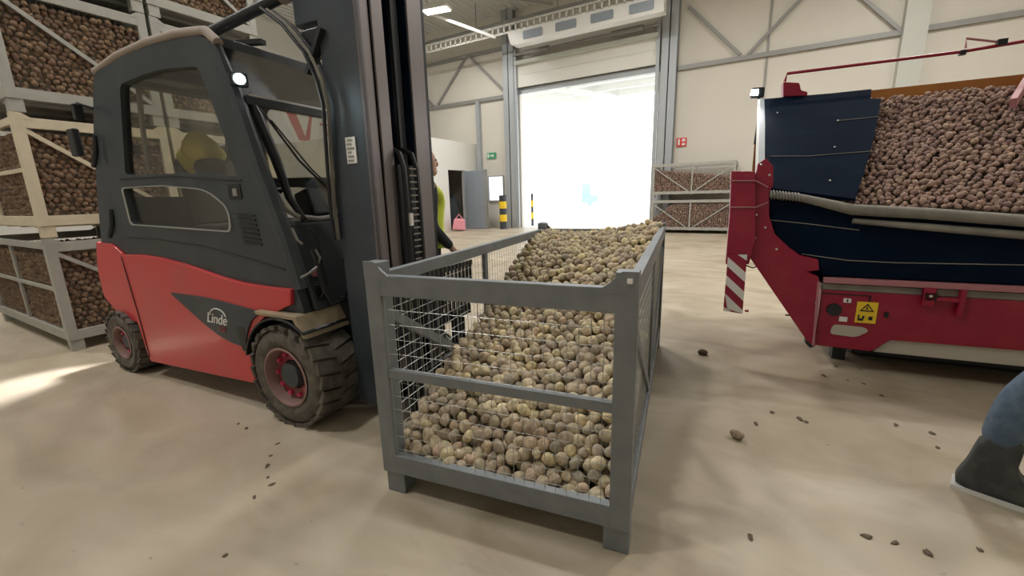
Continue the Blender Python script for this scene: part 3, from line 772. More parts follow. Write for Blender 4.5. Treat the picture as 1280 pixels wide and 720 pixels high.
# hydraulic lines and a hose loop on the cowl
def fp(x, y, u): q = FK.face(x, y, u); return (u, q[0], q[1])
b = MB().tube([fp(390, 312, .12), fp(398, 335, .14), fp(405, 362, .16), (.18,)+FK.face(416, 380, .18), fp(430, 376, .18), fp(438, 350, .17), fp(438, 315, .15), fp(434, 285, .12)], .015, 8); b.build('hydraulic_hose', M_black, fk)
MB().tube([fp(385, 285, .08), fp(396, 300, .10), fp(402, 330, .12), fp(408, 355, .14), fp(402, 372, .13)], .012, 8).build('hydraulic_hose', M_black, fk)
MB().tube([fp(376, 347, .12), fp(386, 342, .13), fp(396, 334, .14), fp(400, 322, .14), fp(394, 312, .13)], .009, 8).build('hydraulic_pipe', M_girt, fk)
MB().tube([fp(365, 285, .06), fp(372, 300, .08), fp(378, 305, .09)], .008, 8).build('hydraulic_pipe', M_girt, fk)
MB().beam((.1, .46, 1.095), (.16, .68, 1.09), .02, .025).build('valve_bracket', M_blackm, fk)
b = MB(); b.ball((.08, .23, 1.05), (.02, .03, .03), 2); b.ball((.085, .26, 1.07), (.02, .02, .02), 2); b.build('cowl_lamp', M_pink, fk)
# front fenders
for y0, y1 in ((.0, .40), (FWD-.40, FWD)):
    b = MB(); prof = []
    for k in range(13):
        a = PI*(.30+.62*k/12); rr = .405; prof.append((-.055+rr*math.cos(a), .357+rr*math.sin(a)))
    top_ = []
    for (x, z) in prof: top_.append((x*1.0+(x+.055)*.035, z+(z-.357)*.035))
    b.plate(prof+top_[::-1], y0, y1)
    b.build('fender', M_blackm, fk, .004)
    b = MB(); b.plate([(.17, .66), (.20, .66), (.12, .80), (-.30, .80), (-.28, .775), (.09, .775)], y0+.01, y1); b.build('fender_top', M_dust, fk, .004)
# work lights
def led(loc, yaw):
    o = bpy.data.objects.new('work_light', None); COL.objects.link(o); o.parent = fk; o.location = loc; o.rotation_euler = (0, 0, yaw)
    MB().box((-.02, 0, 0), (.05, .10, .08)).build('lamp_housing', M_blackm, o, .01)
    MB().cyl((.004, 0, 0), (.012, 0, 0), .031, 16).build('led', M_led, o)
    l = bpy.data.lights.new('work_light_beam', 'SPOT'); l.energy = 25; l.spot_size = 1.6; l.spot_blend = .8; l.shadow_soft_size = .04; l.color = (.8, .97, 1)
    lo = bpy.data.objects.new('work_light_beam', l); COL.objects.link(lo); lo.parent = o; lo.location = (.05, 0, 0); lo.rotation_euler = (0, math.radians(-68), 0)
led((-.20, .09, 2.27), -.35); led((-.20, FWD-.12, 2.30), .1)
# added spot, source unknown, throwing the pale streak on the floor behind the truck
l = bpy.data.lights.new('added_rear_spot', 'SPOT'); l.energy = 600; l.spot_size = .62; l.spot_blend = .6; l.shadow_soft_size = .05; l.color = (.95, .96, 1)
lo = bpy.data.objects.new('added_rear_spot', l); COL.objects.link(lo); lo.parent = fk; lo.location = (-2.35, .35, 2.0)
tg = ground(55, 488); q_ = FK.M.transposed()@(tg-FK.o); lo.rotation_euler = (Vector((q_.x, q_.y, 0))-Vector((-2.35, .35, 2.0))).to_track_quat('-Z', 'Y').to_euler()
rw = MB().box((-2.27, .35, 2.02), (.07, .14, .09)).build('added_rear_lamp', M_blackm, fk, .01)  # housing made up to carry the added spot
MB().box((-2.05, -.03, 2.25), (.05, .06, .12)).build('mirror', M_blackm, fk, .01); MB().tube([(-2.1, .1, 2.3), (-2.12, .0, 2.33), (-2.06, -.03, 2.3)], .01, 6).build('mirror_arm', M_blackm, fk)
MB().box((-2.35, .02, 2.05), (.12, .05, .22)).build('rear_mirror', M_blackm, fk, .015)
# interior
seat = bpy.data.objects.new('driver_seat', None); COL.objects.link(seat); seat.parent = fk
MB().box((-1.45, FWD/2, 1.28), (.5, .5, .14)).build('seat_cushion', M_black, seat, .04)
MB().box((-1.72, FWD/2, 1.62), (.13, .48, .62), (0, -.18, 0)).build('seat_back', M_black, seat, .04)
b = MB(); b.bb(-.75, -.2, .2, FWD-.2, 1.2, 1.38); b.build('dashboard', M_blackm, fk, .03)
MB().box((-.42, .78, 1.50), (.16, .36, .22), (0, -.3, 0)).build('display', M_black, fk, .02)
st = bpy.data.objects.new('steering_wheel', None); COL.objects.link(st); st.parent = fk; st.location = (-.85, FWD/2-.1, 1.62); st.rotation_euler = (0, -.5, 0)
b = MB(); pts = [(.17*math.cos(2*PI*k/24), .17*math.sin(2*PI*k/24), 0) for k in range(25)]; b.tube(pts, .014, 8); b.beam((-.16, 0, 0), (.16, 0, 0), .03, .012); b.beam((0, -.16, 0), (0, .16, 0), .03, .012); b.build('rim', M_black, st)
MB().cyl((0, 0, 0), (.05, 0, -.35), .025, 10).build('column', M_blackm, st)
vu, vz = FK.side(212, 97, .4)
MB().box((vu+.03, .42, vz), (.42, .40, .10), (0, .12, 0)).build('sun_visor', M_black, fk, .02)
o = MB().box((-.66, .30, 2.24), (.05, .14, .08)).build('inner_mirror', M_black, fk, .02)
MB().tube([(-.72, .34, 2.47), (-.68, .32, 2.36), (-.66, .30, 2.28)], .008, 6).build('mirror_stalk', M_black, o)
MB().tube([(-1.60, .2, 2.42), (-1.66, .2, 2.1), (-1.72, .22, 1.8)], .02, 6).build('curtain_edge', M_foam, fk)
# tilt cylinder from roof to mast head
b = MB(); b.tube([(-1.02, .30, 2.66), (.32, .42, 2.87)], .036, 14); b.build('tilt_cylinder', M_blackm, fk)
b = MB(); b.tube([(-.1, .385, 2.81), (.42, .43, 2.885)], .05, 14); b.build('tilt_cylinder_head', M_tan, fk)
b = MB(); b.box((-1.02, .30, 2.63), (.14, .10, .10)); b.build('tilt_bracket', M_dark, fk, .01)
MB().beam((-.75, .34, 2.62), (-.38, .42, 2.60), .05, .03).build('roof_bracket', M_blackm, fk)
# hoses arching from the cylinder head down the mast
for dx, mm in ((0, M_black), (.03, M_foam), (.06, M_black)):
    pts = [S(326+dx*60, 10, .25), S(352+dx*70, 30, .25), S(380+dx*70, 65, .25), S(396+dx*60, 100, .25), S(404+dx*30, 130, .25), S(408+dx*20, 190, .25), S(412+dx*20, 250, .25), S(418+dx*20, 300, .25)]
    b = MB().tube([(x, .25+dx, z) for x, z in pts], .011, 8); b.build('mast_hose', mm, fk)
MB().tube([S(330, 130, .12)[0:1]+(.12,)+S(330, 130, .12)[1:2] if False else (-.20, .20, 2.12), (-.10, .36, 1.80), (-.02, .66, 1.47)], .008, 6).build('wiper_arm', M_black, fk)
MB().tube([(-.165, .24, 2.05), (-.07, .42, 1.75), (-.0, .70, 1.45)], .006, 6).build('wiper_blade', M_black, fk)
# mast
ZT = 3.7
b = MB()
for y0, y1 in ((.30, .33), (.90, .93)): b.bb(.29, .60, y0, y1, .12, ZT)
b.build('mast_web', M_mast, fk)
def chan(x0_, x1_, y0, y1, nm, m): MB().bb(x0_, x1_, y0, y1, .12, ZT).build(nm, m, fk, .003)
chan(.575, .60, .30, .395, 'outer_mast_flange', M_flange); chan(.60, .615, .405, .50, 'inner_mast_flange', M_flange)
chan(.575, .60, .83, .93, 'outer_mast_flange', M_flange); chan(.60, .615, .735, .815, 'inner_mast_flange', M_flange)
chan(.29, .32, .33, .42, 'outer_mast_flange', M_mast); chan(.29, .32, .82, .90, 'outer_mast_flange', M_mast)
b = MB().bb(.40, .60, .49, .505, .12, ZT); b.bb(.40, .60, .725, .735, .12, ZT); b.build('inner_mast_web', M_navy, fk)
for z in (.35, 1.15, 2.02, 3.5): MB().bb(.25, .33, .33, .9, z-.07, z+.07).build('mast_crossmember', M_blackm, fk, .01)
MB().bb(.10, .25, .33, .46, 2.42, 2.56).build('mast_bracket', M_blackm, fk, .01)
MB().beam((.16, .31, 2.30), (.34, .29, 2.52), .05, .03).build('mast_strut', M_blackm, fk)
MB().bb(.02, .26, .36, .86, 2.60, 3.3).build('mast_rear_plate', M_mast, fk, .01)
MB().cyl((.44, .62, .3), (.44, .62, 3.5), .035, 16).build('lift_cylinder', M_black, fk)
MB().cyl((.52, .535, 1.9), (.52, .535, ZT), .012, 12).build('lift_rod', M_chrome, fk)
MB().cyl((.50, .60, 1.85), (.50, .60, 2.4), .008, 10).build('lift_pipe', M_chrome, fk)
b = MB().bb(.53, .56, .64, .70, .3, ZT); b.build('lift_chain', M_blackm, fk)
# energy chain with rungs
b = MB(); n_ = 12
arch = [(.50, 0, 1.04), (.50, 0, 1.70), (.53, 0, 1.80), (.58, 0, 1.845), (.645, 0, 1.81), (.675, 0, 1.72), (.68, 0, 1.5), (.68, 0, 1.02)]
for y in (.515, .64): b.tube([(x, y, z) for x, _, z in arch], .018, 6)
b.bb(.61, .64, .50, .66, 1.0, 1.74); b.build('energy_chain', M_black, fk)
b = MB()
for k in range(17): b.tube([(.70, .535, 1.04+k*.042), (.70, .60, 1.04+k*.042)], .006, 6)
b.build('chain_rungs', M_foam, fk)
MB().bb(.69, .71, .505, .53, 1.35, 1.43).build('chain_tag', M_white, fk)
# carriage with load guard and forks
cg = bpy.data.objects.new('fork_carriage', None); COL.objects.link(cg); cg.parent = fk
b = MB(); b.bb(.66, .70, .24, 1.2, .22, .32); b.bb(.66, .70, .24, 1.2, .58, .66); b.build('carriage_bar', M_blackm, cg, .005)
b = MB(); b.bb(.68, .71, .2, 1.24, .98, 1.02)
for k in range(20): y = .22+k*1.0/19; b.bb(.685, .705, y-.009, y+.009, .66, 1.0)
b.build('load_guard', M_blackm, cg)
for y in (.34, .90):
    b = MB(); b.bb(.70, .745, y, y+.13, .04, .66); b.plate([(.70, .035), (1.98, .045), (1.98, .055), (1.2, .085), (.70, .085)], y, y+.13); b.build('fork', M_blackm, cg, .004)
MB().box((.72, .46, .93), (.012, .17, .05)).build('guard_plate', M_white, cg)
# sticker on the mast web
lab = MB().bb(.42, .50, .294, .30, 1.745, 1.90).build('mast_label', M_white, fk)
b = MB(); rr = random.Random(3)
for r_ in range(6): b.bb(.43+rr.random()*.01, .46+rr.random()*.03, .291, .294, 1.757+r_*.024, 1.768+r_*.024)
b.build('label_print', M_girt, lab)
# jacket over the armrest inside the cab
jk = empty('safety_jacket', (0, 0, 0), 0, label='yellow hi-vis jacket bundled inside the forklift cab behind its side window', cat='jacket')
ju, jz = FK.side(252, 188, .55); P0 = FK.M@Vector((ju, .55, 0)) + FK.o
jk.location = (P0.x, P0.y, jz-.13); jk.rotation_euler = (0, 0, .07)
b = MB(); b.ball((0, 0, .13), (.21, .13, .14), 3, (0, .25, 0)); b.ball((.15, -.03, .08), (.10, .12, .09), 3); b.ball((-.16, .02, .05), (.14, .12, .14), 3)
for f in b.bm.verts:
    c = f.co; f.co = c*(1+.05*math.sin(30*c.x+12*c.z)+.04*math.sin(25*c.z+9*c.y))
b.build('jacket_body', M_ochre, jk)
b = MB(); b.ball((.17, -.04, -.03), (.14, .12, .10), 3); b.build('jacket_lining', M_cloth, jk)

# ------------------------------------------------------------------ receiving hopper on the right
HB = ground(1018, 432, .2); HF = Frame(HB, .09)
hv = empty('potato_hopper', (HB.x, HB.y, 0), .09, label='big red receiving hopper with navy rubber sides loaded with potatoes on the right', cat='machine')
def HS(x, y, off=0): return HF.side(x, y, off)
XE = 3.6; DP = 1.75
# lower red box and long chassis
b = MB().plate([(.0, .205), (.385, .2), (.49, .30), (.50, .31), (XE, .36), (XE, .70), (0, .70)], -.0, .10); b.build('front_panel', M_mred, hv, .006)
b = MB().plate([(.41, .195), (XE, .205), (XE, .37), (.50, .325)], .02, .05); b.build('lower_panel', M_beige, hv)
MB().bb(.02, XE, .10, DP-.1, .30, .72).build('chassis', M_mred, hv, .01)
b = MB().bb(.0, XE, -.03, .02, .755, .80); b.build('upper_edge_rail', M_pink, hv, .004)
b = MB().bb(.0, XE, .0, .06, .69, .745); b.build('dusty_channel', M_foam, hv)
b = MB().bb(.32, .33, -.006, 0, .50, .66); b.bb(.0, .33, -.006, 0, .66, .668); b.build('panel_seam', M_black, hv)
for x in (.25, 1.9, XE-.3):
    for y in (.35, DP-.35): MB().bb(x-.05, x+.05, y-.05, y+.05, 0, .31).build('support_leg', M_blackm, hv)
MB().bb(.35, XE-.1, .3, DP-.15, .05, .31).build('belly_shade_box', M_black, hv, .03)  # belly conveyor enlarged into a black box, standing in for the shade underneath
# clamp box on the chassis rail
b = MB(); b.bb(.63, .70, -.05, .0, .62, .76); b.bb(.84, .87, -.05, .0, .55, .76); b.bb(.70, .84, -.045, -.0, .66, .69); b.build('clamp_bracket', M_mred, hv, .004)
MB().bb(.63, .71, -.05, -.01, .66, .73).build('clamp_block', M_black, hv, .006); MB().ball((.67, -.055, .70), (.014, .01, .014), 2).build('clamp_bolt', M_chrome, hv)
# round cover, rating plates, oval plate
MB().cyl((.10, -.012, .53), (.10, .0, .53), .052, 24).build('round_cover', M_black, hv)
def sticker(x, z, w_, h_, m, nm='sticker'): return MB().bb(x-w_/2, x+w_/2, -.008, -.001, z-h_/2, z+h_/2).build(nm, m, hv)
s1 = sticker(.18, .615, .05, .035, M_white); MB().bb(.175, .185, -.010, -.008, .603, .627).build('sticker_print', M_black, s1)
sticker(.17, .455, .055, .04, M_white)
ws = sticker(.315, .525, .135, .175, M_stick, 'warning_sticker')
tri = [(.315, .60), (.255+.012, .535), (.363, .535)]
b = MB().plate([(.315, .602), (.268, .535), (.362, .535)], -.011, -.008, [[(.315, .587), (.282, .544), (.348, .544)]]); b.bb(.311, .319, -.011, -.008, .548, .573); b.build('warning_triangle', M_black, ws)
b = MB(); b.bb(.262, .30, -.011, -.008, .455, .475); b.bb(.262, .272, -.011, -.008, .475, .505); b.bb(.29, .305, -.011, -.008, .475, .497)
b.build('warning_figure', M_black, ws)
MB().bb(.332, .358, -.011, -.008, .465, .495).build('warning_figure', M_black, ws)
b = MB().plate(rnd([(.09, .32), (.27, .31), (.35, .37), (.32, .40), (.11, .405)], .03), -.008, 0); b.build('worn_plate', M_beige, hv)
b = MB().bb(.43, .45, -.03, 0, .50, .54); b.build('knob', M_black, hv)
# navy rubber sides
la = [HS(960, 240), HS(1300, 268), HS(1300, 372), HS(1030, 345), HS(1018, 330), HS(985, 312), HS(968, 292)]
low = [HS(962, 250), HS(1280, 284), (XE, 1.20), (XE, .80), la[3], la[4], la[5], la[6]]
b = MB().plate(low, .03, .06); lo_ = b.build('lower_rubber_side', M_navy, hv)
b = MB(); b.tube([(HS(962, 275)[0], .025, HS(962, 275)[1]), (HS(1010, 280)[0], .025, HS(1010, 280)[1]), (HS(1075, 288)[0], .025, HS(1075, 288)[1])], .004, 6)
q = [HS(1003, 318), HS(1060, 326), HS(1120, 329), HS(1280, 332)]; b.tube([(a, .025, c) for a, c in q], .004, 6); b.tube([(q[-1][0], .025, q[-1][1]), (XE, .025, q[-1][1]+.02)], .004, 6); b.build('stitch_line', M_foam, lo_)
# sloping upper rubber panel at the left end: runs back over the heap edge
TY = 1.25; pbot = HF.side(965, 238, .05); 
zt_ = HF.side(1000, 121, TY)[1]; sl = (zt_-1.46)/(TY-.05)
pn = (0, -sl, 1); p0 = (0, .05, 1.46)
def onslope(x, y): 
    p = HF.pl(x, y, p0, pn); return Vector(p)
qs = [onslope(*p) for p in ((958, 238), (1068, 252), (1080, 215), (1090, 180), (1098, 140), (1100, 127), (1087, 127), (1088, 115), (1040, 120), (955, 127))]
b = MB(); nv = Vector(pn).normalized()*.03
A_ = [b.bm.verts.new(p+nv) for p in qs]; B_ = [b.bm.verts.new(p) for p in qs]
b._f(A_); b._f(B_[::-1])
for i in range(len(A_)): b._f([A_[i], A_[i-1], B_[i-1], B_[i]])
ur = b.build('upper_rubber_side', M_navy, hv)
b = MB()
for pr_ in (((962, 199), (1010, 199), (1090, 193)), ((1045, 155), (1097, 150))):
    b.tube([onslope(*p)+nv*1.1 for p in pr_], .004, 6)
b.build('stitch_line', M_foam, ur)
b = MB()
for p in ((1046, 155), (1042, 188), (1036, 230), (971, 145)): c = onslope(*p)+nv*1.2; b.ball(c, (.008, .008, .008), 2)
b.build('rivets', M_white, ur)
# end frame: pale post and left end wall
e0, e1 = onslope(951, 232), onslope(953, 127)
b = MB().beam(e0, e1, .05, .05); b.build('end_edge', M_steel, hv)
b = MB(); b.bb(-.58, -.55, .05, .09, 1.4, 2.2) if False else b.beam((e0.x-.035, e0.y, e0.z), (e1.x-.035, e1.y, e1.z+.01), .02, .04); b.build('end_edge_light', M_white, hv)
b = MB(); v_ = [(e0.x, .05, .9), (e0.x, e0.y, e0.z), (e1.x, e1.y, e1.z), (e1.x, DP, zt_), (0, DP, .72), (0, .1, .72)]
b._f([b.bm.verts.new(p) for p in v_]); w2 = [(p[0]+.03, p[1], p[2]) for p in v_]; b._f([b.bm.verts.new(p) for p in w2]); b.build('end_wall', M_navy, hv)
# back wall with orange board
zb_ = HF.side(1088, 113, TY+.1)[1]; zb2 = HF.side(1280, 93, TY+.1)
b = MB().plate([(-.5, .8), (XE, .8), (XE, zb_+.02), (HF.side(1088, 113, TY+.1)[0], zb_), (-.5, zb_-.01)], TY+.1, TY+.14); b.build('back_board', M_orange, hv)
MB().bb(0, XE, TY+.14, DP, .7, .8).build('rear_deck', M_mred, hv)
# foam rollers along the front lip
r0 = [HS(962, 243, -.02), HS(1000, 247, -.02), HS(1066, 262, -.02), HS(1160, 267, -.02), HS(1280, 276, -.02)]
b = MB(); b.tube([(x, -.02, z) for x, z in r0]+[(XE, -.02, r0[-1][1]-.03)], [.024, .03, .043, .043, .043, .043], 14); ro = b.build('foam_roller', M_foam, hv)
r1 = [HS(1066, 276, -.01), HS(1160, 284, -.01), HS(1280, 294, -.01)]
b = MB(); b.tube([(x, -.01, z) for x, z in r1]+[(XE, -.01, r1[-1][1]-.03)], [.02, .028, .03, .03], 12); b.build('foam_roller', M_foam, hv)
b = MB(); pts = []
for k in range(90):
    t = k/89; x = r0[0][0]+(r0[1][0]-r0[0][0])*t*1.0; z = r0[0][1]+(r0[1][1]-r0[0][1])*t; a = k*2*PI/9
    pts.append((x, -.02+.034*math.cos(a), z+.034*math.sin(a)))
b.tube(pts, .005, 5); b.build('end_spring', M_girt, ro)
# red side arm
arm_px = [(936, 300), (936, 262), (947, 205), (957, 198), (966, 208), (966, 232), (961, 240), (961, 270), (968, 292), (985, 308), (1000, 319), (1022, 324), (1023, 337), (1008, 339), (1022, 345), (1024, 352), (1018, 432), (1008, 425), (936, 320)]
arm = [HS(*p) for p in arm_px]
MB().plate(arm, -.03, .04).build('side_arm', M_mred, hv, .004)
b = MB()
for p in ((951, 206), (961, 219), (945, 268), (956, 284), (943, 297), (970, 311), (1019, 378)): x, z = HS(*p); b.ball((x, -.034, z), (.012, .007, .012), 2)
b.build('arm_bolts', M_chrome, hv)
b = MB(); x, z = HS(985, 394); b.beam((x-.02, .0, z), (x+.06, .0, z), .02, .01); x, z = HS(936, 332); b.tube([(x-.02, 0, z), (x+.03, 0, z-.02), (x+.07, 0, z)], .006, 6); b.build('arm_hook', M_blackm, hv)
MB().plate([HS(1008, 418), HS(1018, 432), HS(1012, 434), HS(1006, 428)], -.02, .05).build('arm_shoe', M_blackm, hv)
b = MB().plate([HS(1018, 432, -.04), HS(1015, 432, -.04), HS(1022, 352, -.04), HS(1025, 352, -.04)], -.045, -.03); b.build('arm_edge', M_pink, hv)
# post with its collar and striped warning board
pp = [HS(914, 214, -.06), HS(944, 214, -.06), HS(944, 300, -.06), HS(936, 330, -.06), HS(907, 330, -.06), HS(912, 270, -.06)]
MB().plate(pp, -.08, .06).build('post', M_mred, hv, .006)
for yy in (226, 259):
    a, c, d_ = HS(913, yy, -.06), HS(944, yy, -.06), HS(959, yy+(8 if yy < 240 else -6), 0)
    b = MB().tube([(a[0], -.09, a[1]), (c[0], -.09, c[1]), (d_[0], -.035, d_[1])], .007, 6); b.build('collar_edge', M_pink, hv)
wb = [HS(910, 318, -.09), HS(934, 318, -.09), HS(928, 392, -.09), HS(904, 388, -.09)]
o = MB().plate(wb, -.10, -.085).build('warning_board', M_mred, hv)
b = MB()
(xa, za), (xb, zb_2), (xc, zc), (xd, zd) = wb
def bl(u, t): # bilinear board coordinates
    L_ = (xa+(xd-xa)*t, za+(zd-za)*t); R_ = (xb+(xc-xb)*t, zb_2+(zc-zb_2)*t); return (L_[0]+(R_[0]-L_[0])*u, L_[1]+(R_[1]-L_[1])*u)
for t in (.04, .36, .68):
    b.plate([bl(0, t), bl(1, t+.26), bl(1, t+.42), bl(0, t+.16)] if t < .6 else [bl(0, t), bl(1, t+.26), bl(1, 1.0), bl(.2, t+.27)], -.103, -.10)
b.plate([bl(0, .93), bl(.45, .99), bl(0, 1)], -.103, -.10)
b.plate([bl(.5, 0), bl(1, .1), bl(1, 0)], -.103, -.10)
b.build('white_stripes', M_white, o)
x, z = HS(931, 388, -.09); MB().bb(x, x+.03, -.1, -.08, z-.01, z+.005).build('board_clip', M_mred, hv)
# boom pipe above, motor block, bracket
m0 = HF.side(993, 122, TY); m1 = HF.side(979, 103, TY)
b = MB().plate([HF.side(978, 122, TY), HF.side(978, 104, TY), HF.side(998, 105, TY), HF.side(1000, 114, TY), HF.side(1008, 116, TY), HF.side(1008, 121, TY)], TY-.06, TY+.12); b.build('motor_block', M_mred, hv, .008)
q0, q1, q2, q3 = HF.side(981, 102, TY), HF.side(984, 92, TY), HF.side(1200, 65, TY), HF.side(1290, 50, TY)
b = MB().tube([(q0[0], TY, q0[1]), (q1[0], TY, q1[1]), (q2[0], TY, q2[1]), (q3[0], TY, q3[1]), (q3[0]+1.2, TY, q3[1]-.02)], .014, 10); b.build('boom_pipe', M_mred, hv)
a, c, d_ = HF.side(1207, 60, TY), HF.side(1208, 48, TY), HF.side(1252, 53, TY)
b = MB().tube([(a[0], TY, a[1]), (c[0], TY, c[1]), (d_[0], TY, d_[1])], .010, 8); b.build('boom_bracket', M_pink, hv)
b = MB().box((d_[0], TY, d_[1]), (.06, .05, .05)); b.build('boom_clamp', M_black, hv)
x, z = HF.side(1203, 66, TY); MB().box((x, TY, z), (.04, .04, .04)).build('boom_clamp', M_black, hv)
# strut at the frame edge
a, c = HF.side(1268, 121, .9), HF.side(1290, 93, TY+.1); b = MB().beam((a[0], .9, a[1]-.05), (c[0], TY+.12, c[1]), .04, .08); b.build('end_strut', M_pink, hv)
# work light on the hopper corner
x, z = HF.side(944, 116, TY); lt = bpy.data.objects.new('work_light', None); COL.objects.link(lt); lt.parent = hv; lt.location = (x, TY-.02, z); lt.rotation_euler = (0, 0, .25)
MB().box((.03, .03, 0), (.12, .06, .1)).build('lamp_housing', M_blackm, lt, .01); MB().box((-.01, -.006, .0), (.07, .01, .055)).build('led', M_led, lt)
x2, z2 = HF.side(953, 130, TY); b = MB().tube([(.03, .03, 0), (x2-x, .05, z2-z), (x2-x-.02, .05, z2-z-.4)], .012, 6); b.build('lamp_cable', M_blackm, lt)
l = bpy.data.lights.new('hopper_light_beam', 'SPOT'); l.energy = 30; l.spot_size = 1.8; l.spot_blend = .8; l.shadow_soft_size = .04
lo = bpy.data.objects.new('hopper_light_beam', l); COL.objects.link(lo); lo.parent = lt; lo.location = (-.01, -.03, 0); lo.rotation_euler = Vector((-.3, -1, -.25)).to_track_quat('-Z', 'Y').to_euler()
# the load
def hop(x, y):
    edge = .10 + .22*(y/TY)
    z = 1.385 + sl*.98*(y-.03) + .02*math.sin(3*x+2*y)
    return min(z, zb_-.035-.09*max(0, x-.75))
spots = []
v = .02; r_ = 0
while v < TY+.06:
    x = .09 + (r_ % 2)*.03
    while x < XE-.1:
        xx = x+random.uniform(-.012, .012)
        spots.append((xx, v+random.uniform(-.01, .01), hop(xx, v)-.03+random.uniform(-.012, .014))); x += .048
    v += .031; r_ += 1
x = -.2
cv, cf = [], []
for (y, z) in ((.06, 1.30), (TY+.05, hop(0, TY)-.06), (TY+.05, .85), (.08, .85)): cv += [(.05, y, z), (XE-.05, y, z)]
cf = [[0, 1, 3, 2], [2, 3, 5, 4], [4, 5, 7, 6], [6, 7, 1, 0], [0, 2, 4, 6], [7, 5, 3, 1]]
me = pile_mesh('potato_load', spots, M_potr, T1, (cv, cf), .78)
o = bpy.data.objects.new('potato_load', me); COL.objects.link(o); o.location = (HB.x, HB.y, 0); o.rotation_euler = (0, 0, .09)
tag(o, 'huge sloping load of potatoes in the red hopper', 'potatoes', kind='stuff')

# ------------------------------------------------------------------ people
def skinned(name, joints, edges, m, parent, sub=2, root=0):
    me = bpy.data.meshes.new(name); me.from_pydata([j[0] for j in joints], edges, []); o = bpy.data.objects.new(name, me); COL.objects.link(o); o.parent = parent
    sk = o.modifiers.new('skin', 'SKIN'); sk.use_smooth_shade = True
    for i, j in enumerate(joints):
        r = j[1]; r = (r, r) if not isinstance(r, tuple) else r
        me.skin_vertices[0].data[i].radius = r; me.skin_vertices[0].data[i].use_root = (i == root)
    ss = o.modifiers.new('sub', 'SUBSURF'); ss.levels = sub; ss.render_levels = sub
    me.materials.append(m); return o
def person(name, loc, rz, label, P, mats, ht=1.0, head=True):
    """P: joint positions in local metres; faces +x"""
    g = empty(name, loc, rz, label=label, cat='person'); g.scale = (ht, ht, ht)
    J, Ed = [], []; ix = {}; P = dict(P)
    for s in 'LR': P['cuff'+s] = tuple(Vector(P['ankle'+s]).lerp(Vector(P['knee'+s]), .37))
    def j(n, r): ix[n] = len(J); J.append((P[n], r))
    for n, r in (('pelvis', (.13, .15)), ('waist', (.11, .14)), ('chest', (.12, .16)), ('neckb', .07), ('neck', .052), ('headb', .06)): j(n, r)
    for s in 'LR':
        for n, r in (('hip', .09), ('knee', .058), ('ankle', .04), ('toe', .035), ('sho', .06), ('elb', .042), ('wri', .028), ('palm', .034)): j(n+s, r)
    E_ = [('pelvis', 'waist'), ('waist', 'chest'), ('chest', 'neckb'), ('neckb', 'neck'), ('neck', 'headb')]
    for s in 'LR': E_ += [('pelvis', 'hip'+s), ('hip'+s, 'knee'+s), ('knee'+s, 'ankle'+s), ('ankle'+s, 'toe'+s), ('neckb', 'sho'+s), ('sho'+s, 'elb'+s), ('elb'+s, 'wri'+s), ('wri'+s, 'palm'+s)]
    Ed = [(ix[a], ix[c]) for a, c in E_]
    for s in 'LR':
        w_ = Vector(P['wri'+s]); p = Vector(P['palm'+s]); d = (p-w_).normalized(); side = d.cross(Vector((0, 1, 0))).normalized() if abs(d.y) < .9 else Vector((1, 0, 0)); up = side.cross(d)
        for k in range(4):
            off = (k-1.5)*.019; L_ = (.072, .082, .077, .06)[k]; a0 = len(J)
            J.append((tuple(p+side*off+d*.02), .0095)); J.append((tuple(p+side*off+d*(.02+L_*.5)+up*.006), .0088)); J.append((tuple(p+side*off*.95+d*(.02+L_*.92)+up*.022), .0075))
            Ed += [(ix['palm'+s], a0), (a0, a0+1), (a0+1, a0+2)]
        a0 = len(J); t0 = w_+d*.03; J.append((tuple(t0+side*.04+d*.02), .0115)); J.append((tuple(t0+side*.05+d*.055), .009)); Ed += [(ix['palm'+s], a0), (a0, a0+1)]
    body = skinned('body', J, Ed, mats['skin'], g)
    # head with nose, brow and ears, kept as one with the body colour
    hc = Vector(P['headb'])+Vector((.015, 0, .06))
    b = MB(); b.ball(hc, (.098, .076, .118), 3); b.ball(hc+Vector((.095, 0, -.012)), (.022, .014, .026), 2); b.ball(hc+Vector((.06, 0, -.075)), (.042, .042, .04), 2)
    for s in (-1, 1): b.ball(hc+Vector((-.005, .077*s, -.01)), (.02, .01, .032), 2)
    b.ball(hc+Vector((.087, 0, -.052)), (.012, .026, .007), 2)
    b.build('head', mats['skin'], body)
    b = MB()
    for s in (-1, 1): b.ball(hc+Vector((.088, .032*s, .018)), (.008, .013, .008), 2)
    b.build('eyes', M_black, body)
    b = MB().ball(hc+Vector((-.018, 0, .028)), (.098, .084, .108), 3); b.build('hair', M_hair, body)
    # clothes
    def sub(nm, ns, es, m, grow_=1.0):
        jj = [(P[a], r) for a, r in ns]; names_ = [a for a, _ in ns]; return skinned(nm, jj, [(names_.index(a), names_.index(c)) for a, c in es], m, body)
    sub('trousers', [('pelvis', (.145, .165)), ('waist', (.12, .15)), ('hipL', .105), ('kneeL', .08), ('cuffL', .074), ('hipR', .105), ('kneeR', .08), ('cuffR', .074)],
        [('pelvis', 'waist'), ('pelvis', 'hipL'), ('hipL', 'kneeL'), ('kneeL', 'cuffL'), ('pelvis', 'hipR'), ('hipR', 'kneeR'), ('kneeR', 'cuffR')], mats['trousers'])
    sub('vest' if mats.get('vest') else 'shirt', [('waist', (.155, .18)), ('pelvis', (.15, .17)), ('chest', (.155, .20)), ('neckb', .108), ('shoL', .098), ('shoR', .098)],
        [('pelvis', 'waist'), ('waist', 'chest'), ('chest', 'neckb'), ('neckb', 'shoL'), ('neckb', 'shoR')], mats.get('vest') or mats['shirt'])
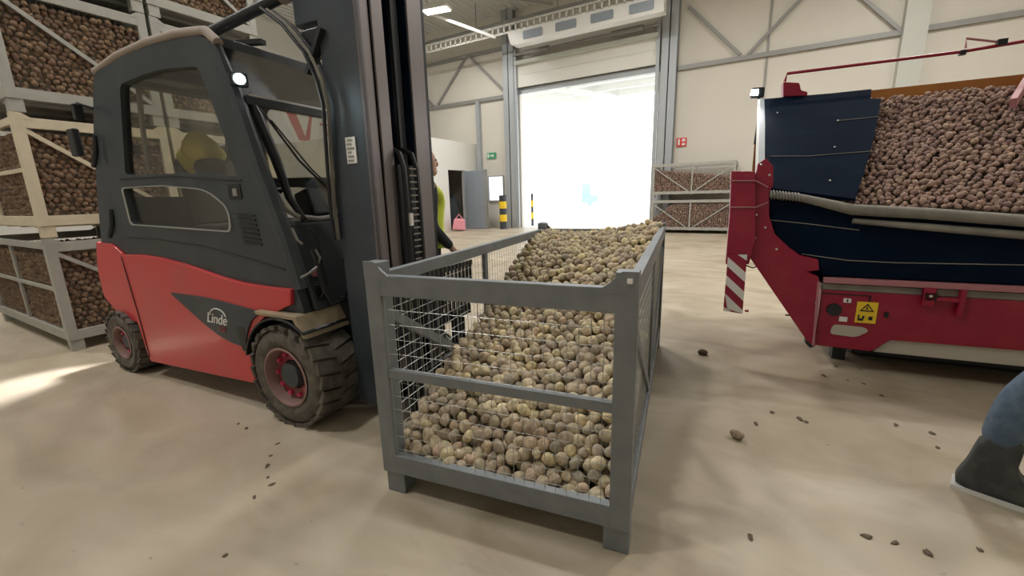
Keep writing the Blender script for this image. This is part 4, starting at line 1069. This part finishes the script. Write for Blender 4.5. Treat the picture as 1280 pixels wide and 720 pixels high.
    for s in 'LR':
        sub('sleeve', [('neckb', .095), ('sho'+s, .09), ('elb'+s, .056), ('wri'+s, .042)], [('neckb', 'sho'+s), ('sho'+s, 'elb'+s), ('elb'+s, 'wri'+s)], mats['shirt'])
    return g, body
BASE = dict(pelvis=(0, 0, .95), waist=(.0, 0, 1.10), chest=(.01, 0, 1.30), neckb=(0, 0, 1.46), neck=(.01, 0, 1.53), headb=(.02, 0, 1.58),
            hipL=(0, .10, .90), kneeL=(.03, .11, .50), ankleL=(-.02, .11, .09), toeL=(.13, .12, .035),
            hipR=(0, -.10, .90), kneeR=(.03, -.11, .50), ankleR=(-.02, -.11, .09), toeR=(.13, -.12, .035),
            shoL=(0, .19, 1.42), elbL=(-.03, .25, 1.14), wriL=(.06, .25, .90), palmL=(.08, .25, .83),
            shoR=(0, -.19, 1.42), elbR=(-.03, -.25, 1.14), wriR=(.06, -.25, .90), palmR=(.08, -.25, .83))
# worker behind the mast, in a hi-vis vest, arm lowered toward the crate
P1 = dict(BASE); P1.update(elbR=(.0, -.22, 1.12), wriR=(.17, -.20, .93), palmR=(.22, -.195, .86))
g1, b1 = person('person', (-2.82, 3.17, 0), .95, 'person in a yellow hi-vis vest and dark sleeves standing behind the forklift mast', P1, dict(skin=M_skin, trousers=M_cloth, vest=M_hivis, shirt=M_cloth), 1.13)
def boots(P, body, m, welt=None, toe=.225, wd=1.):
    for s in 'LR':
        a = Vector(P['ankle'+s]); t = Vector(P['toe'+s]); d = (t-a); d.z = 0; d.normalize(); sd = Vector((-d.y, d.x, 0))
        pts = [(-.085, .0), (-.09, .06), (-.065, .12), (-.062, .20), (-.062, .32), (.078, .325), (.078, .24), (.085, .16), (.13, .115), (.195, .085), (.225, .05), (.225, .0)]
        pts = [(x if x < .1 else .08+(x-.08)*(toe-.08)/.145, z) for x, z in pts]
        kn = Vector(P['knee'+s]); ln = d.dot(kn-a)/max(.1, kn.z-a.z)
        pts = [(x+ln*max(0, z-.10), z) for x, z in pts]
        b = MB()
        rings = []
        for wv, k in ((-1, .55), (-.82, .92), (0, 1), (.82, .92), (1, .55)):
            cx, cz = .05, .11
            rings.append([b.bm.verts.new(a + d*(cx+(x-cx)*(1 if abs(wv) < 1 else .92)) + sd*wv*wd*(.052 if x > .1 else .047) + Vector((0, 0, -a.z + (z if z < .01 else cz+(z-cz)*(1 if abs(wv) < 1 else .93))))) for x, z in pts])
        for r1_, r2_ in zip(rings, rings[1:]):
            for i in range(len(pts)): b._f([r1_[i], r1_[(i+1) % len(pts)], r2_[(i+1) % len(pts)], r2_[i]], True)
        b._f(rings[0][::-1]); b._f(rings[-1]); o = b.build('boot', m, body, sharp=1.2)
        md = o.modifiers.new('sub', 'SUBSURF'); md.levels = 1; md.render_levels = 1
        b = MB(); pl_ = [(x if x < .12 else x*toe/.225, y*wd) for x, y in [(-.092, -.048), (.10, -.055), (.20, -.05), (.235, -.02), (.235, .02), (.20, .05), (.10, .055), (-.092, .048)]]
        v1 = [b.bm.verts.new(a+d*x+sd*y+Vector((0, 0, -a.z))) for x, y in pl_]; v2 = [b.bm.verts.new(a+d*x+sd*y+Vector((0, 0, -a.z+.022))) for x, y in pl_]
        b._f(v1[::-1]); b._f(v2)
        for i in range(8): b._f([v1[i], v1[(i+1) % 8], v2[(i+1) % 8], v2[i]])
        b.build('sole', welt or M_black, o)
boots(P1, b1, M_boot)
# person at the right edge, only boot and jeans in the picture
T0 = ground(1192, 600); 
P2 = dict(BASE); P2.update(hipR=(.02, -.10, .88), kneeR=(-.22, -.11, .50), ankleR=(-.28, -.11, .09), toeR=(-.13, -.12, .035), hipL=(0, .10, .88), kneeL=(.32, .11, .52), ankleL=(.42, .11, .09), toeL=(.57, .12, .035), elbR=(-.06, -.27, 1.15), wriR=(.02, -.28, .90), palmR=(.03, -.28, .83))
g2, b2 = person('person', (T0.x+.39, T0.y-.02, 0), -.25, 'person in blue jeans and dark boots striding at the right edge of the picture', P2, dict(skin=M_skin, trousers=M_jean, shirt=M_cloth), 1.06)
boots(P2, b2, M_boot, M_bootw, .225, 1.15)
# ------------------------------------------------------------------ loose bits on the floor
def loose(px, py, name, mesh, s, label, cat, group=None, rz=0):
    g = ground(px, py); o = bpy.data.objects.new(name, mesh); COL.objects.link(o); o.location = (g.x, g.y, .029*s if name == 'potato' else .0); o.rotation_euler = (0, 0, rz); o.scale = (s, s, s)
    return tag(o, label, cat, group)
loose(921, 548, 'potato', PM[3], 1.0, 'single loose potato lying alone on the open floor', 'potato')
def clod_mesh(seed):
    r = random.Random(seed); bm = bmesh.new(); bmesh.ops.create_icosphere(bm, subdivisions=2, radius=1); p = [r.uniform(0, 6) for _ in range(3)]
    for v in bm.verts:
        k = 1+.25*math.sin(3*v.co.x+p[0])+.2*math.sin(4*v.co.y+p[1]); v.co = Vector((v.co.x*.045*k, v.co.y*.022*k, (v.co.z+.7)*.009))
    return to_mesh(bm, 'soil_clod', M_soil)
CM = [clod_mesh(i) for i in range(5)]
o = loose(878, 443, 'soil_clod', CM[0], .9, 'dark lump of soil alone on the floor between crate and hopper', 'clod'); o.scale = (.9, 1.3, 3.6)
for i, (x, y) in enumerate(((1000, 524), (1008, 528), (1120, 532), (1165, 542), (1172, 560), (1030, 470), (1060, 476), (1080, 480), (1102, 495), (1075, 462), (945, 530), (1225, 688), (1118, 679), (1160, 692), (1083, 671), (938, 672), (965, 516), (1045, 458))):
    o = loose(x, y, 'soil_clod', CM[i % 5], random.uniform(.3, .62), 'small dark soil crumb on the floor in front of the red hopper', 'clod', 'soil crumbs before the hopper', random.uniform(0, 3))
for i, (x, y) in enumerate(((347, 555), (338, 570), (334, 583), (335, 597), (340, 606), (318, 622), (281, 695), (308, 536), (298, 530))):
    o = loose(x, y, 'soil_clod', CM[i % 5], random.uniform(.28, .5), 'small dark soil crumb on the floor in front of the forklift wheel', 'clod', 'soil crumbs before the forklift', random.uniform(0, 3))
# doorway of the office: pink cart and dark bags
pk = empty('pink_box', (-11.98, 15.8, 0), .4, label='small pink plastic bundle on the floor at the office doorway', cat='box')
b = MB(); b.box((0, 0, .3), (.6, .5, .5), (0, .1, .2), .8); b.build('bundle', M_pinkbag, pk, .06); MB().tube([(-.2, 0, .5), (0, 0, .75), (.2, 0, .5)], .025, 8).build('handle', M_pinkbag, pk)
db = MB(); db.ball((-12.9, 16.4, .75), (.35, .4, .75), 3); db.ball((-12.9, 16.6, 1.2), (.25, .3, .45), 3)
tag(db.build('bin_bag', M_cloth), 'dark full sack standing inside the office doorway', 'sack')

# ------------------------------------------------------------------ light
wd = bpy.data.worlds.new('sky'); SC.world = wd; wd.use_nodes = True
bg = wd.node_tree.nodes['Background']; bg.inputs[0].default_value = (.93, .97, 1, 1); bg.inputs[1].default_value = 3.1
sun = bpy.data.lights.new('sun', 'SUN'); sun.energy = 2.5; sun.angle = .02; so = bpy.data.objects.new('sun', sun); COL.objects.link(so)
so.rotation_euler = (math.radians(50), 0, math.radians(15))
vs = SC.view_settings; vs.view_transform = 'Standard'; vs.look = 'None'; vs.exposure = 0.; vs.gamma = 1; vs.use_curve_mapping = False
